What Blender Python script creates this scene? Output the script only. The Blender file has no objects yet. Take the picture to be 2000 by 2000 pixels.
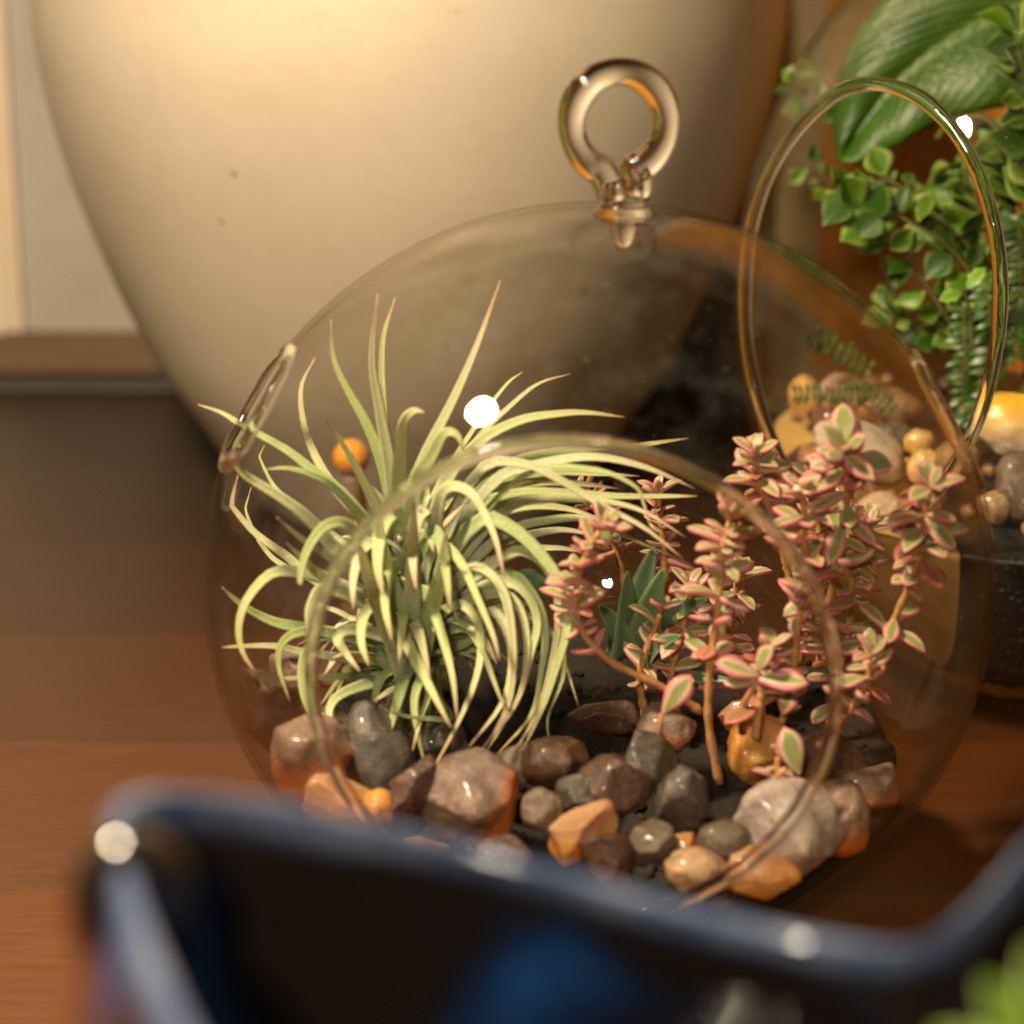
import bpy, bmesh, math, random
from mathutils import Vector, Matrix, noise
R = math.radians
S = 0.01                                   # everything is laid out in centimetres
scene = bpy.context.scene
COL = scene.collection
random.seed(7)

# ------------------------------------------------------------------ camera, world, lamps, exposure
PITCH = R(17.0); FPX = 4585.0              # focal length in pixels of the 2000 px photograph
CAM = Vector((-1.62, -42.66, 21.68))
FWD = Vector((0, math.cos(PITCH), -math.sin(PITCH))); UPV = Vector((0, math.sin(PITCH), math.cos(PITCH))); RGT = Vector((1, 0, 0))
cd = bpy.data.cameras.new('camera'); cam = bpy.data.objects.new('camera', cd); COL.objects.link(cam)
cam.location = CAM * S; cam.rotation_euler = (R(90) - PITCH, 0, 0)
cd.sensor_width = 36; cd.lens = FPX / 2000 * 36
cd.clip_start = 0.01; cd.clip_end = 20
cd.dof.use_dof = True; cd.dof.focus_distance = 0.482; cd.dof.aperture_fstop = 11.5
scene.camera = cam

w = bpy.data.worlds.new('World'); scene.world = w; w.use_nodes = True
w.node_tree.nodes['Background'].inputs[0].default_value = (1.0, 0.62, 0.30, 1)
w.node_tree.nodes['Background'].inputs[1].default_value = 0.034

def lamp(name, loc, power, radius, colr):
    l = bpy.data.lights.new(name, 'POINT'); l.energy = power; l.shadow_soft_size = radius * S; l.color = colr
    o = bpy.data.objects.new(name, l); COL.objects.link(o); o.location = Vector(loc) * S
    return o
lamp('ceiling_bulb', (-18.5, -11.0, 41), 14.5, 2.4, (1.0, 0.82, 0.56))
lamp('front_fill', (-10, -84, 46), 12.0, 2.6, (1.0, 0.86, 0.64))  # added fill light behind the camera, brightens the plant fronts

vs = scene.view_settings
vs.view_transform = 'Standard'; vs.look = 'None'; vs.exposure = 0.0; vs.gamma = 1.0; vs.use_curve_mapping = False
cy = scene.cycles
cy.use_denoising = True
cy.max_bounces = 14; cy.transparent_max_bounces = 40; cy.transmission_bounces = 12; cy.glossy_bounces = 6; cy.diffuse_bounces = 4
cy.sample_clamp_indirect = 6.0; cy.caustics_refractive = True; cy.caustics_reflective = True; cy.blur_glossy = 0.3

# ------------------------------------------------------------------ helpers
def at(px, py, Y):
    """point on the ray through photo pixel (px, py) at world depth Y (cm)"""
    d = FWD + RGT * ((px - 1000) / FPX) + UPV * ((1000 - py) / FPX)
    return CAM + d * ((Y - CAM.y) / d.y)

def loc_of(p):
    v = Vector((0, 0, 0))
    while p is not None:
        v += Vector(p['_l']) if '_l' in p else Vector((0, 0, 0)); p = p.parent
    return v

def tag(o, label=None, cat=None, group=None, kind=None):
    if label: o['label'] = label
    if cat: o['category'] = cat
    if group: o['group'] = group
    if kind: o['kind'] = kind
    return o

ORIG = {}
def empty(name, loc):
    o = bpy.data.objects.new(name, None); COL.objects.link(o); o.location = Vector(loc) * S; o.empty_display_size = 0.01
    ORIG[o.name] = Vector(loc)
    return o

def mk(name, verts, faces, mat, parent=None, smooth=True, uvs=None, origin=None):
    """mesh from world-space cm vertices; origin given in world cm"""
    org = Vector(origin) if origin is not None else (ORIG[parent.name] if parent else Vector((0, 0, 0)))
    me = bpy.data.meshes.new(name)
    me.from_pydata([((v[0] - org.x) * S, (v[1] - org.y) * S, (v[2] - org.z) * S) for v in verts], [], faces)
    if smooth: me.polygons.foreach_set('use_smooth', [True] * len(me.polygons))
    if uvs:
        ul = me.uv_layers.new(name='UVMap')
        for lp in me.loops: ul.data[lp.index].uv = uvs[lp.vertex_index]
    me.materials.append(mat); me.update()
    o = bpy.data.objects.new(name, me); COL.objects.link(o)
    ORIG[o.name] = org
    if parent: o.parent = parent; o.location = (org - ORIG[parent.name]) * S
    else: o.location = org * S
    return o

def sweep(pts, radii, n=10, closed=False, flat=1.0, up=None):
    """tube along points; returns verts, faces"""
    m = len(pts); V, F = [], []; prev = None
    for i, p in enumerate(pts):
        a = pts[(i - 1) % m] if (closed or i > 0) else p; b = pts[(i + 1) % m] if (closed or i < m - 1) else p
        t = (Vector(b) - Vector(a)).normalized()
        if prev is None:
            h = Vector(up) if up else (Vector((0, 0, 1)) if abs(t.z) < .9 else Vector((1, 0, 0)))
            u = (h - t * h.dot(t)).normalized()
        else: u = (prev - t * prev.dot(t)).normalized()
        prev = u; v = t.cross(u)
        for k in range(n):
            an = 2 * math.pi * k / n
            V.append(Vector(p) + u * (math.cos(an) * radii[i]) + v * (math.sin(an) * radii[i] * flat))
    for i in range(m if closed else m - 1):
        j = (i + 1) % m
        for k in range(n):
            l = (k + 1) % n
            F.append((i * n + k, i * n + l, j * n + l, j * n + k))
    if not closed:
        F.append(tuple(range(n))[::-1]); F.append(tuple((m - 1) * n + k for k in range(n)))
    return V, F

def spline(P, n):
    """Catmull-Rom resampling of a list of Vectors"""
    P = [Vector(p) for p in P]; P = [P[0] * 2 - P[1]] + P + [P[-1] * 2 - P[-2]]
    m = len(P) - 3; out = []
    for i in range(n):
        t = i / (n - 1) * m; k = min(int(t), m - 1); t -= k
        a, b, c, d = P[k:k + 4]
        out.append(0.5 * ((2 * b) + (c - a) * t + (2 * a - 5 * b + 4 * c - d) * t * t + (3 * b - a - 3 * c + d) * t ** 3))
    return out

def lathe(prof, cx, cyy, n=96):
    V, F = [], []
    for r, z in prof:
        for k in range(n):
            a = 2 * math.pi * k / n; V.append((cx + r * math.cos(a), cyy + r * math.sin(a), z))
    for i in range(len(prof) - 1):
        for k in range(n):
            l = (k + 1) % n; F.append((i * n + k, i * n + l, (i + 1) * n + l, (i + 1) * n + k))
    return V, F

def box(x0, x1, y0, y1, z0, z1, b=0.08):
    bm = bmesh.new(); bmesh.ops.create_cube(bm, size=1)
    for v in bm.verts: v.co = Vector(((x0 + x1) / 2 + v.co.x * (x1 - x0), (y0 + y1) / 2 + v.co.y * (y1 - y0), (z0 + z1) / 2 + v.co.z * (z1 - z0)))
    if b: bmesh.ops.bevel(bm, geom=bm.edges[:], offset=b, segments=2, affect='EDGES')
    bm.verts.ensure_lookup_table(); bm.verts.index_update()
    V = [v.co.copy() for v in bm.verts]; F = [tuple(v.index for v in f.verts) for f in bm.faces]; bm.free()
    return V, F

# ------------------------------------------------------------------ materials
def new_mat(name):
    m = bpy.data.materials.new(name); m.use_nodes = True; nt = m.node_tree; nt.nodes.clear()
    out = nt.nodes.new('ShaderNodeOutputMaterial'); return m, nt, out
def N(nt, typ, **kw):
    n = nt.nodes.new('ShaderNode' + typ)
    for k, v in kw.items():
        if k in n.inputs: n.inputs[k].default_value = v
        else: setattr(n, k, v)
    return n
def ramp(nt, fac, stops, interp='LINEAR'):
    r = nt.nodes.new('ShaderNodeValToRGB'); r.color_ramp.interpolation = interp
    e = r.color_ramp.elements
    while len(e) < len(stops): e.new(0.5)
    for i, (p, c) in enumerate(stops): e[i].position = p; e[i].color = (*c, 1)
    nt.links.new(fac, r.inputs[0]); return r
def mixc(nt, fac, a, b, mode='MIX'):
    m = nt.nodes.new('ShaderNodeMix'); m.data_type = 'RGBA'; m.blend_type = mode
    for i, s in ((0, fac), (6, a), (7, b)):
        if isinstance(s, (int, float)): m.inputs[i].default_value = s
        elif isinstance(s, tuple): m.inputs[i].default_value = (*s, 1)
        else: nt.links.new(s, m.inputs[i])
    return m.outputs[2]
def coords(nt, scale=(1, 1, 1), obj=True, rand=False):
    tc = nt.nodes.new('ShaderNodeTexCoord'); mp = nt.nodes.new('ShaderNodeMapping'); mp.inputs['Scale'].default_value = tuple(100 * s for s in scale)
    nt.links.new(tc.outputs['Object'], mp.inputs[0])
    if rand:
        oi = nt.nodes.new('ShaderNodeObjectInfo'); mu = nt.nodes.new('ShaderNodeVectorMath'); mu.operation = 'SCALE'; mu.inputs[3].default_value = 37.0
        cb = nt.nodes.new('ShaderNodeCombineXYZ')
        for i in range(3): nt.links.new(oi.outputs['Random'], cb.inputs[i])
        nt.links.new(cb.outputs[0], mu.inputs[0]); nt.links.new(mu.outputs[0], mp.inputs['Location'])
    return mp.outputs[0]
def noise_tex(nt, vec, scale, detail=4, rough=.5):
    n = N(nt, 'TexNoise', Scale=scale, Detail=detail, Roughness=rough); nt.links.new(vec, n.inputs['Vector']); return n.outputs['Fac']
def bump(nt, height, strength, dist_cm):
    b = N(nt, 'Bump', Strength=strength, Distance=dist_cm * S); nt.links.new(height, b.inputs['Height']); return b.outputs[0]
def principled(nt, out, col, rough=.5, normal=None, **kw):
    p = nt.nodes.new('ShaderNodeBsdfPrincipled')
    if isinstance(col, tuple): p.inputs['Base Color'].default_value = (*col, 1)
    else: nt.links.new(col, p.inputs['Base Color'])
    if isinstance(rough, (int, float)): p.inputs['Roughness'].default_value = rough
    else: nt.links.new(rough, p.inputs['Roughness'])
    if normal is not None: nt.links.new(normal, p.inputs['Normal'])
    for k, v in kw.items(): p.inputs[k.replace('_', ' ')].default_value = v
    if out: nt.links.new(p.outputs[0], out.inputs[0])
    return p

def mat_thin_glass(name, tint=(.80, .72, .56), refl=.72, floor=.968):
    m, nt, out = new_mat(name)
    g = nt.nodes.new('ShaderNodeNewGeometry')
    v = coords(nt); bn = bump(nt, noise_tex(nt, v, .5, 2), .08, .1)
    d = nt.nodes.new('ShaderNodeVectorMath'); d.operation = 'DOT_PRODUCT'
    nt.links.new(bn, d.inputs[0]); nt.links.new(g.outputs['Incoming'], d.inputs[1])
    ab = N(nt, 'Math', operation='ABSOLUTE'); nt.links.new(d.outputs['Value'], ab.inputs[0])
    om = N(nt, 'Math', operation='SUBTRACT'); om.inputs[0].default_value = 1; nt.links.new(ab.outputs[0], om.inputs[1])
    p5 = N(nt, 'Math', operation='POWER'); nt.links.new(om.outputs[0], p5.inputs[0]); p5.inputs[1].default_value = 5
    ma = N(nt, 'Math', operation='MULTIPLY_ADD'); nt.links.new(p5.outputs[0], ma.inputs[0]); ma.inputs[1].default_value = .62 * refl; ma.inputs[2].default_value = .04
    p3 = N(nt, 'Math', operation='POWER'); nt.links.new(om.outputs[0], p3.inputs[0]); p3.inputs[1].default_value = 6
    col = mixc(nt, p3.outputs[0], (floor, floor * .995, floor * .97), tint)
    t = nt.nodes.new('ShaderNodeBsdfTransparent'); nt.links.new(col, t.inputs[0])
    gl = N(nt, 'BsdfGlossy', Roughness=0.02); nt.links.new(bn, gl.inputs['Normal'])
    mx = nt.nodes.new('ShaderNodeMixShader'); nt.links.new(ma.outputs[0], mx.inputs[0]); nt.links.new(t.outputs[0], mx.inputs[1]); nt.links.new(gl.outputs[0], mx.inputs[2])
    sm = noise_tex(nt, v, .55, 6, .75); sr = ramp(nt, sm, [(.50, (0, 0, 0)), (.72, (.018, .018, .018))])
    dsp = noise_tex(nt, v, 9, 2, .5); dr = ramp(nt, dsp, [(.76, (0, 0, 0)), (.79, (.22, .22, .22))])
    ads = N(nt, 'Math', operation='ADD'); nt.links.new(sr.outputs[0], ads.inputs[0]); nt.links.new(dr.outputs[0], ads.inputs[1])
    df = N(nt, 'BsdfDiffuse'); df.inputs[0].default_value = (.8, .76, .68, 1); mx2 = nt.nodes.new('ShaderNodeMixShader')
    nt.links.new(ads.outputs[0], mx2.inputs[0]); nt.links.new(mx.outputs[0], mx2.inputs[1]); nt.links.new(df.outputs[0], mx2.inputs[2])
    nt.links.new(mx2.outputs[0], out.inputs[0]); return m
GLASS = mat_thin_glass('thin_blown_glass')

def mat_solid_glass(name):
    m, nt, out = new_mat(name); v = coords(nt)
    principled(nt, out, (1, .985, .95), .02, bump(nt, noise_tex(nt, v, 1.2, 2), .2, .1), Transmission_Weight=1.0, IOR=1.36)
    return m
SOLID = mat_solid_glass('solid_rim_glass')

def mat_wood(name, dark, light, scale=(.25, 3, 3), rough=.45, ns=1.0):
    m, nt, out = new_mat(name); v = coords(nt, scale)
    n1 = noise_tex(nt, v, ns, 6, .6); n2 = noise_tex(nt, v, ns * 6, 4, .6)
    f = N(nt, 'Math', operation='MULTIPLY_ADD'); nt.links.new(n2, f.inputs[0]); f.inputs[1].default_value = .35; nt.links.new(n1, f.inputs[2])
    r = ramp(nt, f.outputs[0], [(.35, dark), (1, light)])
    principled(nt, out, r.outputs[0], rough, bump(nt, n2, .25, .03)); return m
GAPSHADE = mat_wood('gap_shade_wood', (.01, .007, .005), (.02, .013, .009))  # near black gap floor, shade under the rail put into its colour
TABLE = mat_wood('table_wood', (.13, .040, .011), (.27, .092, .024), (.5, 4, 4), .38)
TABLE2 = mat_wood('table_wood_brown', (.080, .032, .014), (.14, .058, .024), (.5, 4, 4), .45)
TABLE3 = mat_wood('table_wood_dark', (.065, .036, .022), (.105, .062, .038), (.5, 4, 4), .5)
RAIL = mat_wood('rail_wood', (.13, .075, .040), (.22, .13, .070), (.3, 4, 4), .5)
ORANGE = mat_wood('orange_wood', (.80, .31, .025), (.90, .42, .05), (5, 5, .25), .45)
PALEWOOD = mat_wood('pale_wood', (.72, .52, .24), (.82, .62, .30), (5, 5, .25), .5)
TRIM = mat_wood('cream_trim', (.70, .58, .40), (.78, .66, .47), (4, 4, .3), .5)
def mat_simple(name, a, b, scale, rough=.6, bs=.3, bd=.02, **kw):
    m, nt, out = new_mat(name); v = coords(nt, rand=True); n = noise_tex(nt, v, scale, 6, .6)
    r = ramp(nt, n, [(.3, a), (.7, b)]); principled(nt, out, r.outputs[0], rough, bump(nt, n, bs, bd), **kw); return m
WALL = mat_simple('plaster', (.40, .36, .30), (.46, .42, .35), .3, .8)
def mat_vase():
    m, nt, out = new_mat('vase_clay'); v = coords(nt)
    n1 = noise_tex(nt, v, .12, 4, .6); n2 = noise_tex(nt, v, 2.5, 8, .7); n3 = noise_tex(nt, v, 1.3, 3, .7); n4 = noise_tex(nt, v, .22, 2, .4)
    base = ramp(nt, n1, [(.3, (.47, .405, .29)), (.7, (.56, .49, .365))])
    c = mixc(nt, ramp(nt, n2, [(.35, (0, 0, 0)), (.75, (.35, .35, .35))]).outputs[0], base.outputs[0], (.46, .37, .24))
    sp = N(nt, 'Math', operation='MULTIPLY'); a = ramp(nt, n3, [(.71, (0, 0, 0)), (.735, (1, 1, 1))]); b = ramp(nt, n4, [(.42, (0, 0, 0)), (.52, (1, 1, 1))])
    c = mixc(nt, ramp(nt, noise_tex(nt, v, .30, 3, .55), [(.56, (0, 0, 0)), (.80, (.30, .30, .30))]).outputs[0], c, (.46, .32, .14))
    nt.links.new(a.outputs[0], sp.inputs[0]); nt.links.new(b.outputs[0], sp.inputs[1])
    c = mixc(nt, sp.outputs[0], c, (.10, .055, .02))
    principled(nt, out, c, .42, bump(nt, n2, .12, .03)); return m
VASE = mat_vase()

def mat_airleaf():
    m, nt, out = new_mat('air_plant_leaf')
    uv = nt.nodes.new('ShaderNodeUVMap'); sx = nt.nodes.new('ShaderNodeSeparateXYZ'); nt.links.new(uv.outputs[0], sx.inputs[0])
    oi = nt.nodes.new('ShaderNodeObjectInfo')
    along = ramp(nt, sx.outputs[0], [(0, (.66, .67, .50)), (.22, (.54, .58, .32)), (.6, (.70, .71, .38)), (.84, (.74, .68, .40)), (.97, (.58, .36, .22))])
    v = coords(nt, rand=True); n = noise_tex(nt, v, 12, 3, .7); n0 = noise_tex(nt, v, 1.2, 2)
    c = mixc(nt, ramp(nt, n, [(.48, (0, 0, 0)), (.72, (.7, .7, .7))]).outputs[0], along.outputs[0], (.80, .80, .62))
    var = ramp(nt, oi.outputs['Random'], [(0, (.72, .86, .58)), (.3, (.92, 1, .78)), (.7, (1.05, 1.03, 1.0)), (1, (.90, .92, .95))])
    c = mixc(nt, 1.0, c, var.outputs[0], 'MULTIPLY')
    p = principled(nt, None, c, .6, bump(nt, n, .6, .02), Sheen_Weight=.3); tr = nt.nodes.new('ShaderNodeBsdfTranslucent'); nt.links.new(c, tr.inputs[0])
    mx = nt.nodes.new('ShaderNodeMixShader'); mx.inputs[0].default_value = .30
    nt.links.new(p.outputs[0], mx.inputs[1]); nt.links.new(tr.outputs[0], mx.inputs[2]); nt.links.new(mx.outputs[0], out.inputs[0]); return m
AIR = mat_airleaf()

def mat_edge_leaf(name, centre, mid, edge, p0=.55, p1=.85, rough=.32, trans=.2, vary=True):
    """u = along, v = distance from the midrib (0..1)"""
    m, nt, out = new_mat(name)
    uv = nt.nodes.new('ShaderNodeUVMap'); sx = nt.nodes.new('ShaderNodeSeparateXYZ'); nt.links.new(uv.outputs[0], sx.inputs[0])
    v = coords(nt, rand=True); n = noise_tex(nt, v, 5, 3)
    ad = N(nt, 'Math', operation='MULTIPLY_ADD'); nt.links.new(n, ad.inputs[0]); ad.inputs[1].default_value = .35; nt.links.new(sx.outputs[1], ad.inputs[2])
    if 'sedum' in name:
        nf = noise_tex(nt, v, 3, 5, .7); a2 = N(nt, 'Math', operation='MULTIPLY_ADD'); nt.links.new(nf, a2.inputs[0]); a2.inputs[1].default_value = .7; nt.links.new(ad.outputs[0], a2.inputs[2]); a3 = N(nt, 'Math', operation='SUBTRACT'); nt.links.new(a2.outputs[0], a3.inputs[0]); a3.inputs[1].default_value = .38; ad = a3
    oi = nt.nodes.new('ShaderNodeObjectInfo'); sh = N(nt, 'Math', operation='MULTIPLY_ADD'); nt.links.new(oi.outputs['Random'], sh.inputs[0]); sh.inputs[1].default_value = .34 if vary else 0; nt.links.new(ad.outputs[0], sh.inputs[2])
    hf = N(nt, 'Math', operation='MULTIPLY'); nt.links.new(sh.outputs[0], hf.inputs[0]); hf.inputs[1].default_value = .5
    r = ramp(nt, hf.outputs[0], [(p0 * .5, centre), ((p0 + p1) * .25 + .03, mid), (p1 * .5 + .06, edge)])
    c = r.outputs[0]
    p = principled(nt, None, c, rough, bump(nt, n, .2, .02), Specular_IOR_Level=.6); tr = nt.nodes.new('ShaderNodeBsdfTranslucent'); nt.links.new(c, tr.inputs[0])
    mx = nt.nodes.new('ShaderNodeMixShader'); mx.inputs[0].default_value = trans
    nt.links.new(p.outputs[0], mx.inputs[1]); nt.links.new(tr.outputs[0], mx.inputs[2]); nt.links.new(mx.outputs[0], out.inputs[0]); return m
SEDUM = mat_edge_leaf('sedum_leaf', (.42, .47, .17), (.90, .72, .50), (.88, .33, .33), .66, 1.02, trans=.3)
SEDUMRED = mat_edge_leaf('sedum_red_leaf', (.42, .22, .10), (.72, .30, .20), (.78, .18, .17), .5, 1.1, trans=.3)
STEM = mat_simple('sedum_stem', (.42, .18, .06), (.62, .36, .13), 6, .5)
BLADE = mat_edge_leaf('blade_leaf', (.12, .22, .11), (.17, .28, .14), (.34, .42, .24), .7, 1.1, .35, .1)
GREENLEAF = mat_edge_leaf('vine_leaf', (.10, .22, .008), (.14, .27, .012), (.34, .46, .08), .6, 1.0, .45, .35)
GREENDARK = mat_edge_leaf('vine_dark_leaf', (.035, .095, .004), (.05, .12, .006), (.10, .19, .015), .6, 1.0, .45, .3)
LIME = mat_edge_leaf('lime_leaf', (.22, .46, .03), (.28, .52, .05), (.36, .55, .10), .6, 1.0, .35, .35)
FERN = mat_edge_leaf('fern_leaf', (.035, .11, .008), (.045, .13, .01), (.07, .16, .015), .6, 1.0, .38, .2)
GSTEM = mat_simple('green_stem', (.07, .10, .02), (.14, .10, .03), 5, .5)
def mat_bigleaf():
    m, nt, out = new_mat('large_glossy_leaf')
    uv = nt.nodes.new('ShaderNodeUVMap'); sx = nt.nodes.new('ShaderNodeSeparateXYZ'); nt.links.new(uv.outputs[0], sx.inputs[0])
    v = coords(nt); n = noise_tex(nt, v, 6, 5, .6); n1 = noise_tex(nt, v, .5, 3)
    wv = N(nt, 'TexWave', Scale=5.0, Distortion=1.5, Detail=2.0); wv.inputs['Detail Scale'].default_value = 1.0
    cb = nt.nodes.new('ShaderNodeCombineXYZ'); ab = N(nt, 'Math', operation='MULTIPLY_ADD'); nt.links.new(sx.outputs[1], ab.inputs[0]); ab.inputs[1].default_value = -.45; nt.links.new(sx.outputs[0], ab.inputs[2])
    nt.links.new(ab.outputs[0], cb.inputs[0]); nt.links.new(cb.outputs[0], wv.inputs['Vector'])
    c = ramp(nt, n1, [(.3, (.035, .095, .003)), (.7, (.07, .15, .006))]).outputs[0]
    c = mixc(nt, ramp(nt, wv.outputs['Fac'], [(.75, (0, 0, 0)), (1, (.18, .18, .18))]).outputs[0], c, (.09, .24, .03))
    h = N(nt, 'Math', operation='MULTIPLY_ADD'); nt.links.new(n, h.inputs[0]); h.inputs[1].default_value = .9
    w2 = N(nt, 'Math', operation='MULTIPLY'); nt.links.new(wv.outputs['Fac'], w2.inputs[0]); w2.inputs[1].default_value = .22; nt.links.new(w2.outputs[0], h.inputs[2])
    p = principled(nt, out, c, .33, bump(nt, h.outputs[0], .6, .07), Specular_IOR_Level=.6); return m
BIGLEAF = mat_bigleaf()

def mat_stone(name, grey, grey2, hot=None, axis=(0, 0, -1), cut=.5, rough=.38, sss=.35, scale=1.2, soft=.12, coat=.35, glassy=0.0):
    """mottled mineral; hot = translucent orange side of the chunk along an axis in object space"""
    m, nt, out = new_mat(name); v = coords(nt, rand=True)
    n1 = noise_tex(nt, v, scale, 6, .7); n2 = noise_tex(nt, v, 7, 6, .75); n3 = noise_tex(nt, v, 2.6, 5, .7)
    c = ramp(nt, n1, [(.36, grey), (.62, grey2)]).outputs[0]
    c = mixc(nt, ramp(nt, n3, [(.56, (0, 0, 0)), (.66, (.55, .55, .55))]).outputs[0], c, tuple(min(.85, g * 1.7 + .06) for g in grey2))
    c = mixc(nt, ramp(nt, n2, [(.58, (0, 0, 0)), (.68, (.6, .6, .6))]).outputs[0], c, tuple(min(.8, g * 1.9 + .05) for g in grey2))
    c = mixc(nt, ramp(nt, n2, [(.34, (.75, .75, .75)), (.42, (0, 0, 0))]).outputs[0], c, tuple(g * .35 for g in grey))
    if hot:
        tc = nt.nodes.new('ShaderNodeTexCoord'); d = nt.nodes.new('ShaderNodeVectorMath'); d.operation = 'DOT_PRODUCT'
        nt.links.new(tc.outputs['Object'], d.inputs[0]); d.inputs[1].default_value = tuple(a * 100 for a in axis)
        ad = N(nt, 'Math', operation='MULTIPLY_ADD'); nt.links.new(n1, ad.inputs[0]); ad.inputs[1].default_value = .8; nt.links.new(d.outputs['Value'], ad.inputs[2])
        f = ramp(nt, ad.outputs[0], [(max(0, cut - soft * 2), (0, 0, 0)), (min(1, cut + soft * 2), (1, 1, 1))]).outputs[0]
        hc = ramp(nt, n3, [(.3, hot), (.75, tuple(min(.9, h * 1.35) for h in hot))]).outputs[0]
        c = mixc(nt, f, c, hc)
    rr = ramp(nt, n3, [(.35, (rough * .6,) * 3), (.7, (min(1, rough * 1.5),) * 3)]).outputs[0]
    hh = N(nt, 'Math', operation='MULTIPLY_ADD'); nt.links.new(n3, hh.inputs[0]); hh.inputs[1].default_value = 1.5; nt.links.new(n2, hh.inputs[2])
    p = principled(nt, out, c, rr, bump(nt, hh.outputs[0], .55, .07 if coat > .2 else .02), Subsurface_Weight=sss, Subsurface_Scale=.004, Coat_Weight=coat, Coat_Roughness=.12, Transmission_Weight=glassy)
    p.inputs['Subsurface Radius'].default_value = (1.0, .35, .1); return m
HOT = (.80, .20, .02)
ST = {
 'grey_orange_r': mat_stone('grey_orange_right', (.13, .085, .06), (.27, .19, .14), HOT, (.8, 0, -.5), .75),
 'grey_orange_b': mat_stone('grey_orange_below', (.19, .12, .085), (.30, .20, .15), HOT, (.1, 0, -1), .55),
 'orange': mat_stone('orange_chunk', (.58, .24, .09), (.62, .36, .20), (.90, .32, .02), (.3, 0, -.8), .45, sss=.6, glassy=.15),
 'amber': mat_stone('amber', (.62, .25, .03), (.72, .33, .06), rough=.25, sss=.6, glassy=.2),
 'hotball': mat_stone('bright_orange', (.80, .30, .03), (.88, .40, .06), rough=.4, sss=.3, coat=.1),
 'brown': mat_stone('brown_glassy', (.10, .042, .024), (.22, .11, .065), rough=.22, sss=.4, glassy=.5),
 'dark': mat_stone('dark_slate', (.045, .036, .030), (.13, .105, .085), rough=.35, sss=.0),
 'striped': mat_stone('dark_striped', (.05, .044, .038), (.15, .125, .105), rough=.3, sss=.0, scale=.9),
 'grey': mat_stone('grey', (.10, .066, .046), (.21, .155, .11), rough=.4, sss=.1),
 'pale': mat_stone('pale_granite', (.34, .26, .21), (.54, .44, .37), rough=.4, sss=.15, scale=2.5),
 'tan': mat_stone('tan', (.34, .20, .09), (.45, .29, .15), rough=.3, sss=.4),
 'cream': mat_stone('cream', (.62, .52, .38), (.70, .60, .46), rough=.22, sss=.3, coat=.15),
 'yellow': mat_stone('yellow_cream', (.66, .55, .38), (.72, .62, .45), (.78, .42, .04), (0, 0, 1), .75, rough=.15, sss=.4, soft=.35, coat=.15),
 'orangepeb': mat_stone('orange_pebble', (.74, .42, .12), (.80, .52, .20), rough=.25, sss=.4, coat=.15),
 'red': mat_stone('red_brown', (.33, .13, .06), (.42, .19, .09), rough=.25, sss=.2),
 'pink': mat_stone('pinkish', (.60, .40, .26), (.66, .46, .32), rough=.3, sss=.3, coat=.15),
}
SOIL = mat_simple('dark_soil', (.006, .004, .003), (.022, .014, .009), 4, .85, .6, .1)
BLACKG = mat_simple('black_gravel', (.006, .006, .007), (.03, .03, .032), 3, .4, .5, .05)
REFLFILL = mat_simple('tan_reflection', (.74, .45, .14), (.82, .55, .21), 2.5, .7, .3, .03)  # tan of a reflection in the globe glass, used as fill colour

# ------------------------------------------------------------------ the setting: table, rail, back wall
tt = empty('table_top', (0, 0, 0)); tag(tt, kind='structure')
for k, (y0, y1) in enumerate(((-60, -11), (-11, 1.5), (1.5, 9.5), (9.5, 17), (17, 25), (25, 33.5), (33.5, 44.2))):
    a = (0, .08, .22, .42, .62, .82, 1)[k]; dk = (1, .90, .80, .70, .64, .60, .58)[k]  # tones step darker towards the back, light falloff put into the wood colour
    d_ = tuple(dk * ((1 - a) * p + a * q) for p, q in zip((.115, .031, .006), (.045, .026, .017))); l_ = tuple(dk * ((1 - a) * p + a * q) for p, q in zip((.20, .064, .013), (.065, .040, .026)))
    V, F = box(-90, 90, y0, y1 - .01, -3, 0, 0); mk('falloff_strip', V, F, mat_wood('table_falloff_wood', d_, l_, (.5, 4, 4), .42), tt, False)
V, F = box(-90, 90, 44.6, 46, .50, 1.9, .12)
tag(mk('back_rail', V, F, RAIL, smooth=False), kind='structure')
V, F = box(-90, 90, 44.3, 46.0, -4, -.9, 0)
tag(mk('shadow_gap_floor', V, F, GAPSHADE, smooth=False), kind='structure')
V, F = box(-90, 90, 46.0, 48, -6, 60, 0)
tag(mk('back_wall', V, F, WALL, smooth=False), kind='structure')
pn = empty('cream_upright_trim', (-23, 45.4, 1.9))
tag(pn, 'cream painted upright trim at the far left behind the vase', 'trim')
V, F = box(-26, -20.7, 45.0, 45.98, 1.92, 50, .15); mk('board', V, F, TRIM, pn, False)
V, F = box(-20.7, -20.35, 45.3, 45.98, 1.92, 50, .08); mk('moulding', V, F, TRIM, pn, False)
cb = empty('orange_wood_cabinet', (20, 42, 0))
tag(cb, 'orange brown wooden cabinet front with pale edge strip behind the green plants', 'cabinet')
V, F = box(7.8, 9.3, 40.2, 41.6, .0, 45, .2); mk('edge_strip', V, F, PALEWOOD, cb, False)
V, F = box(9.3, 10.4, 40.6, 41.6, .0, 45, .1); mk('stile', V, F, ORANGE, cb, False)
V, F = box(10.4, 60, 40.95, 41.6, .0, 45, .0); mk('door_panel', V, F, ORANGE, cb, False)

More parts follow.
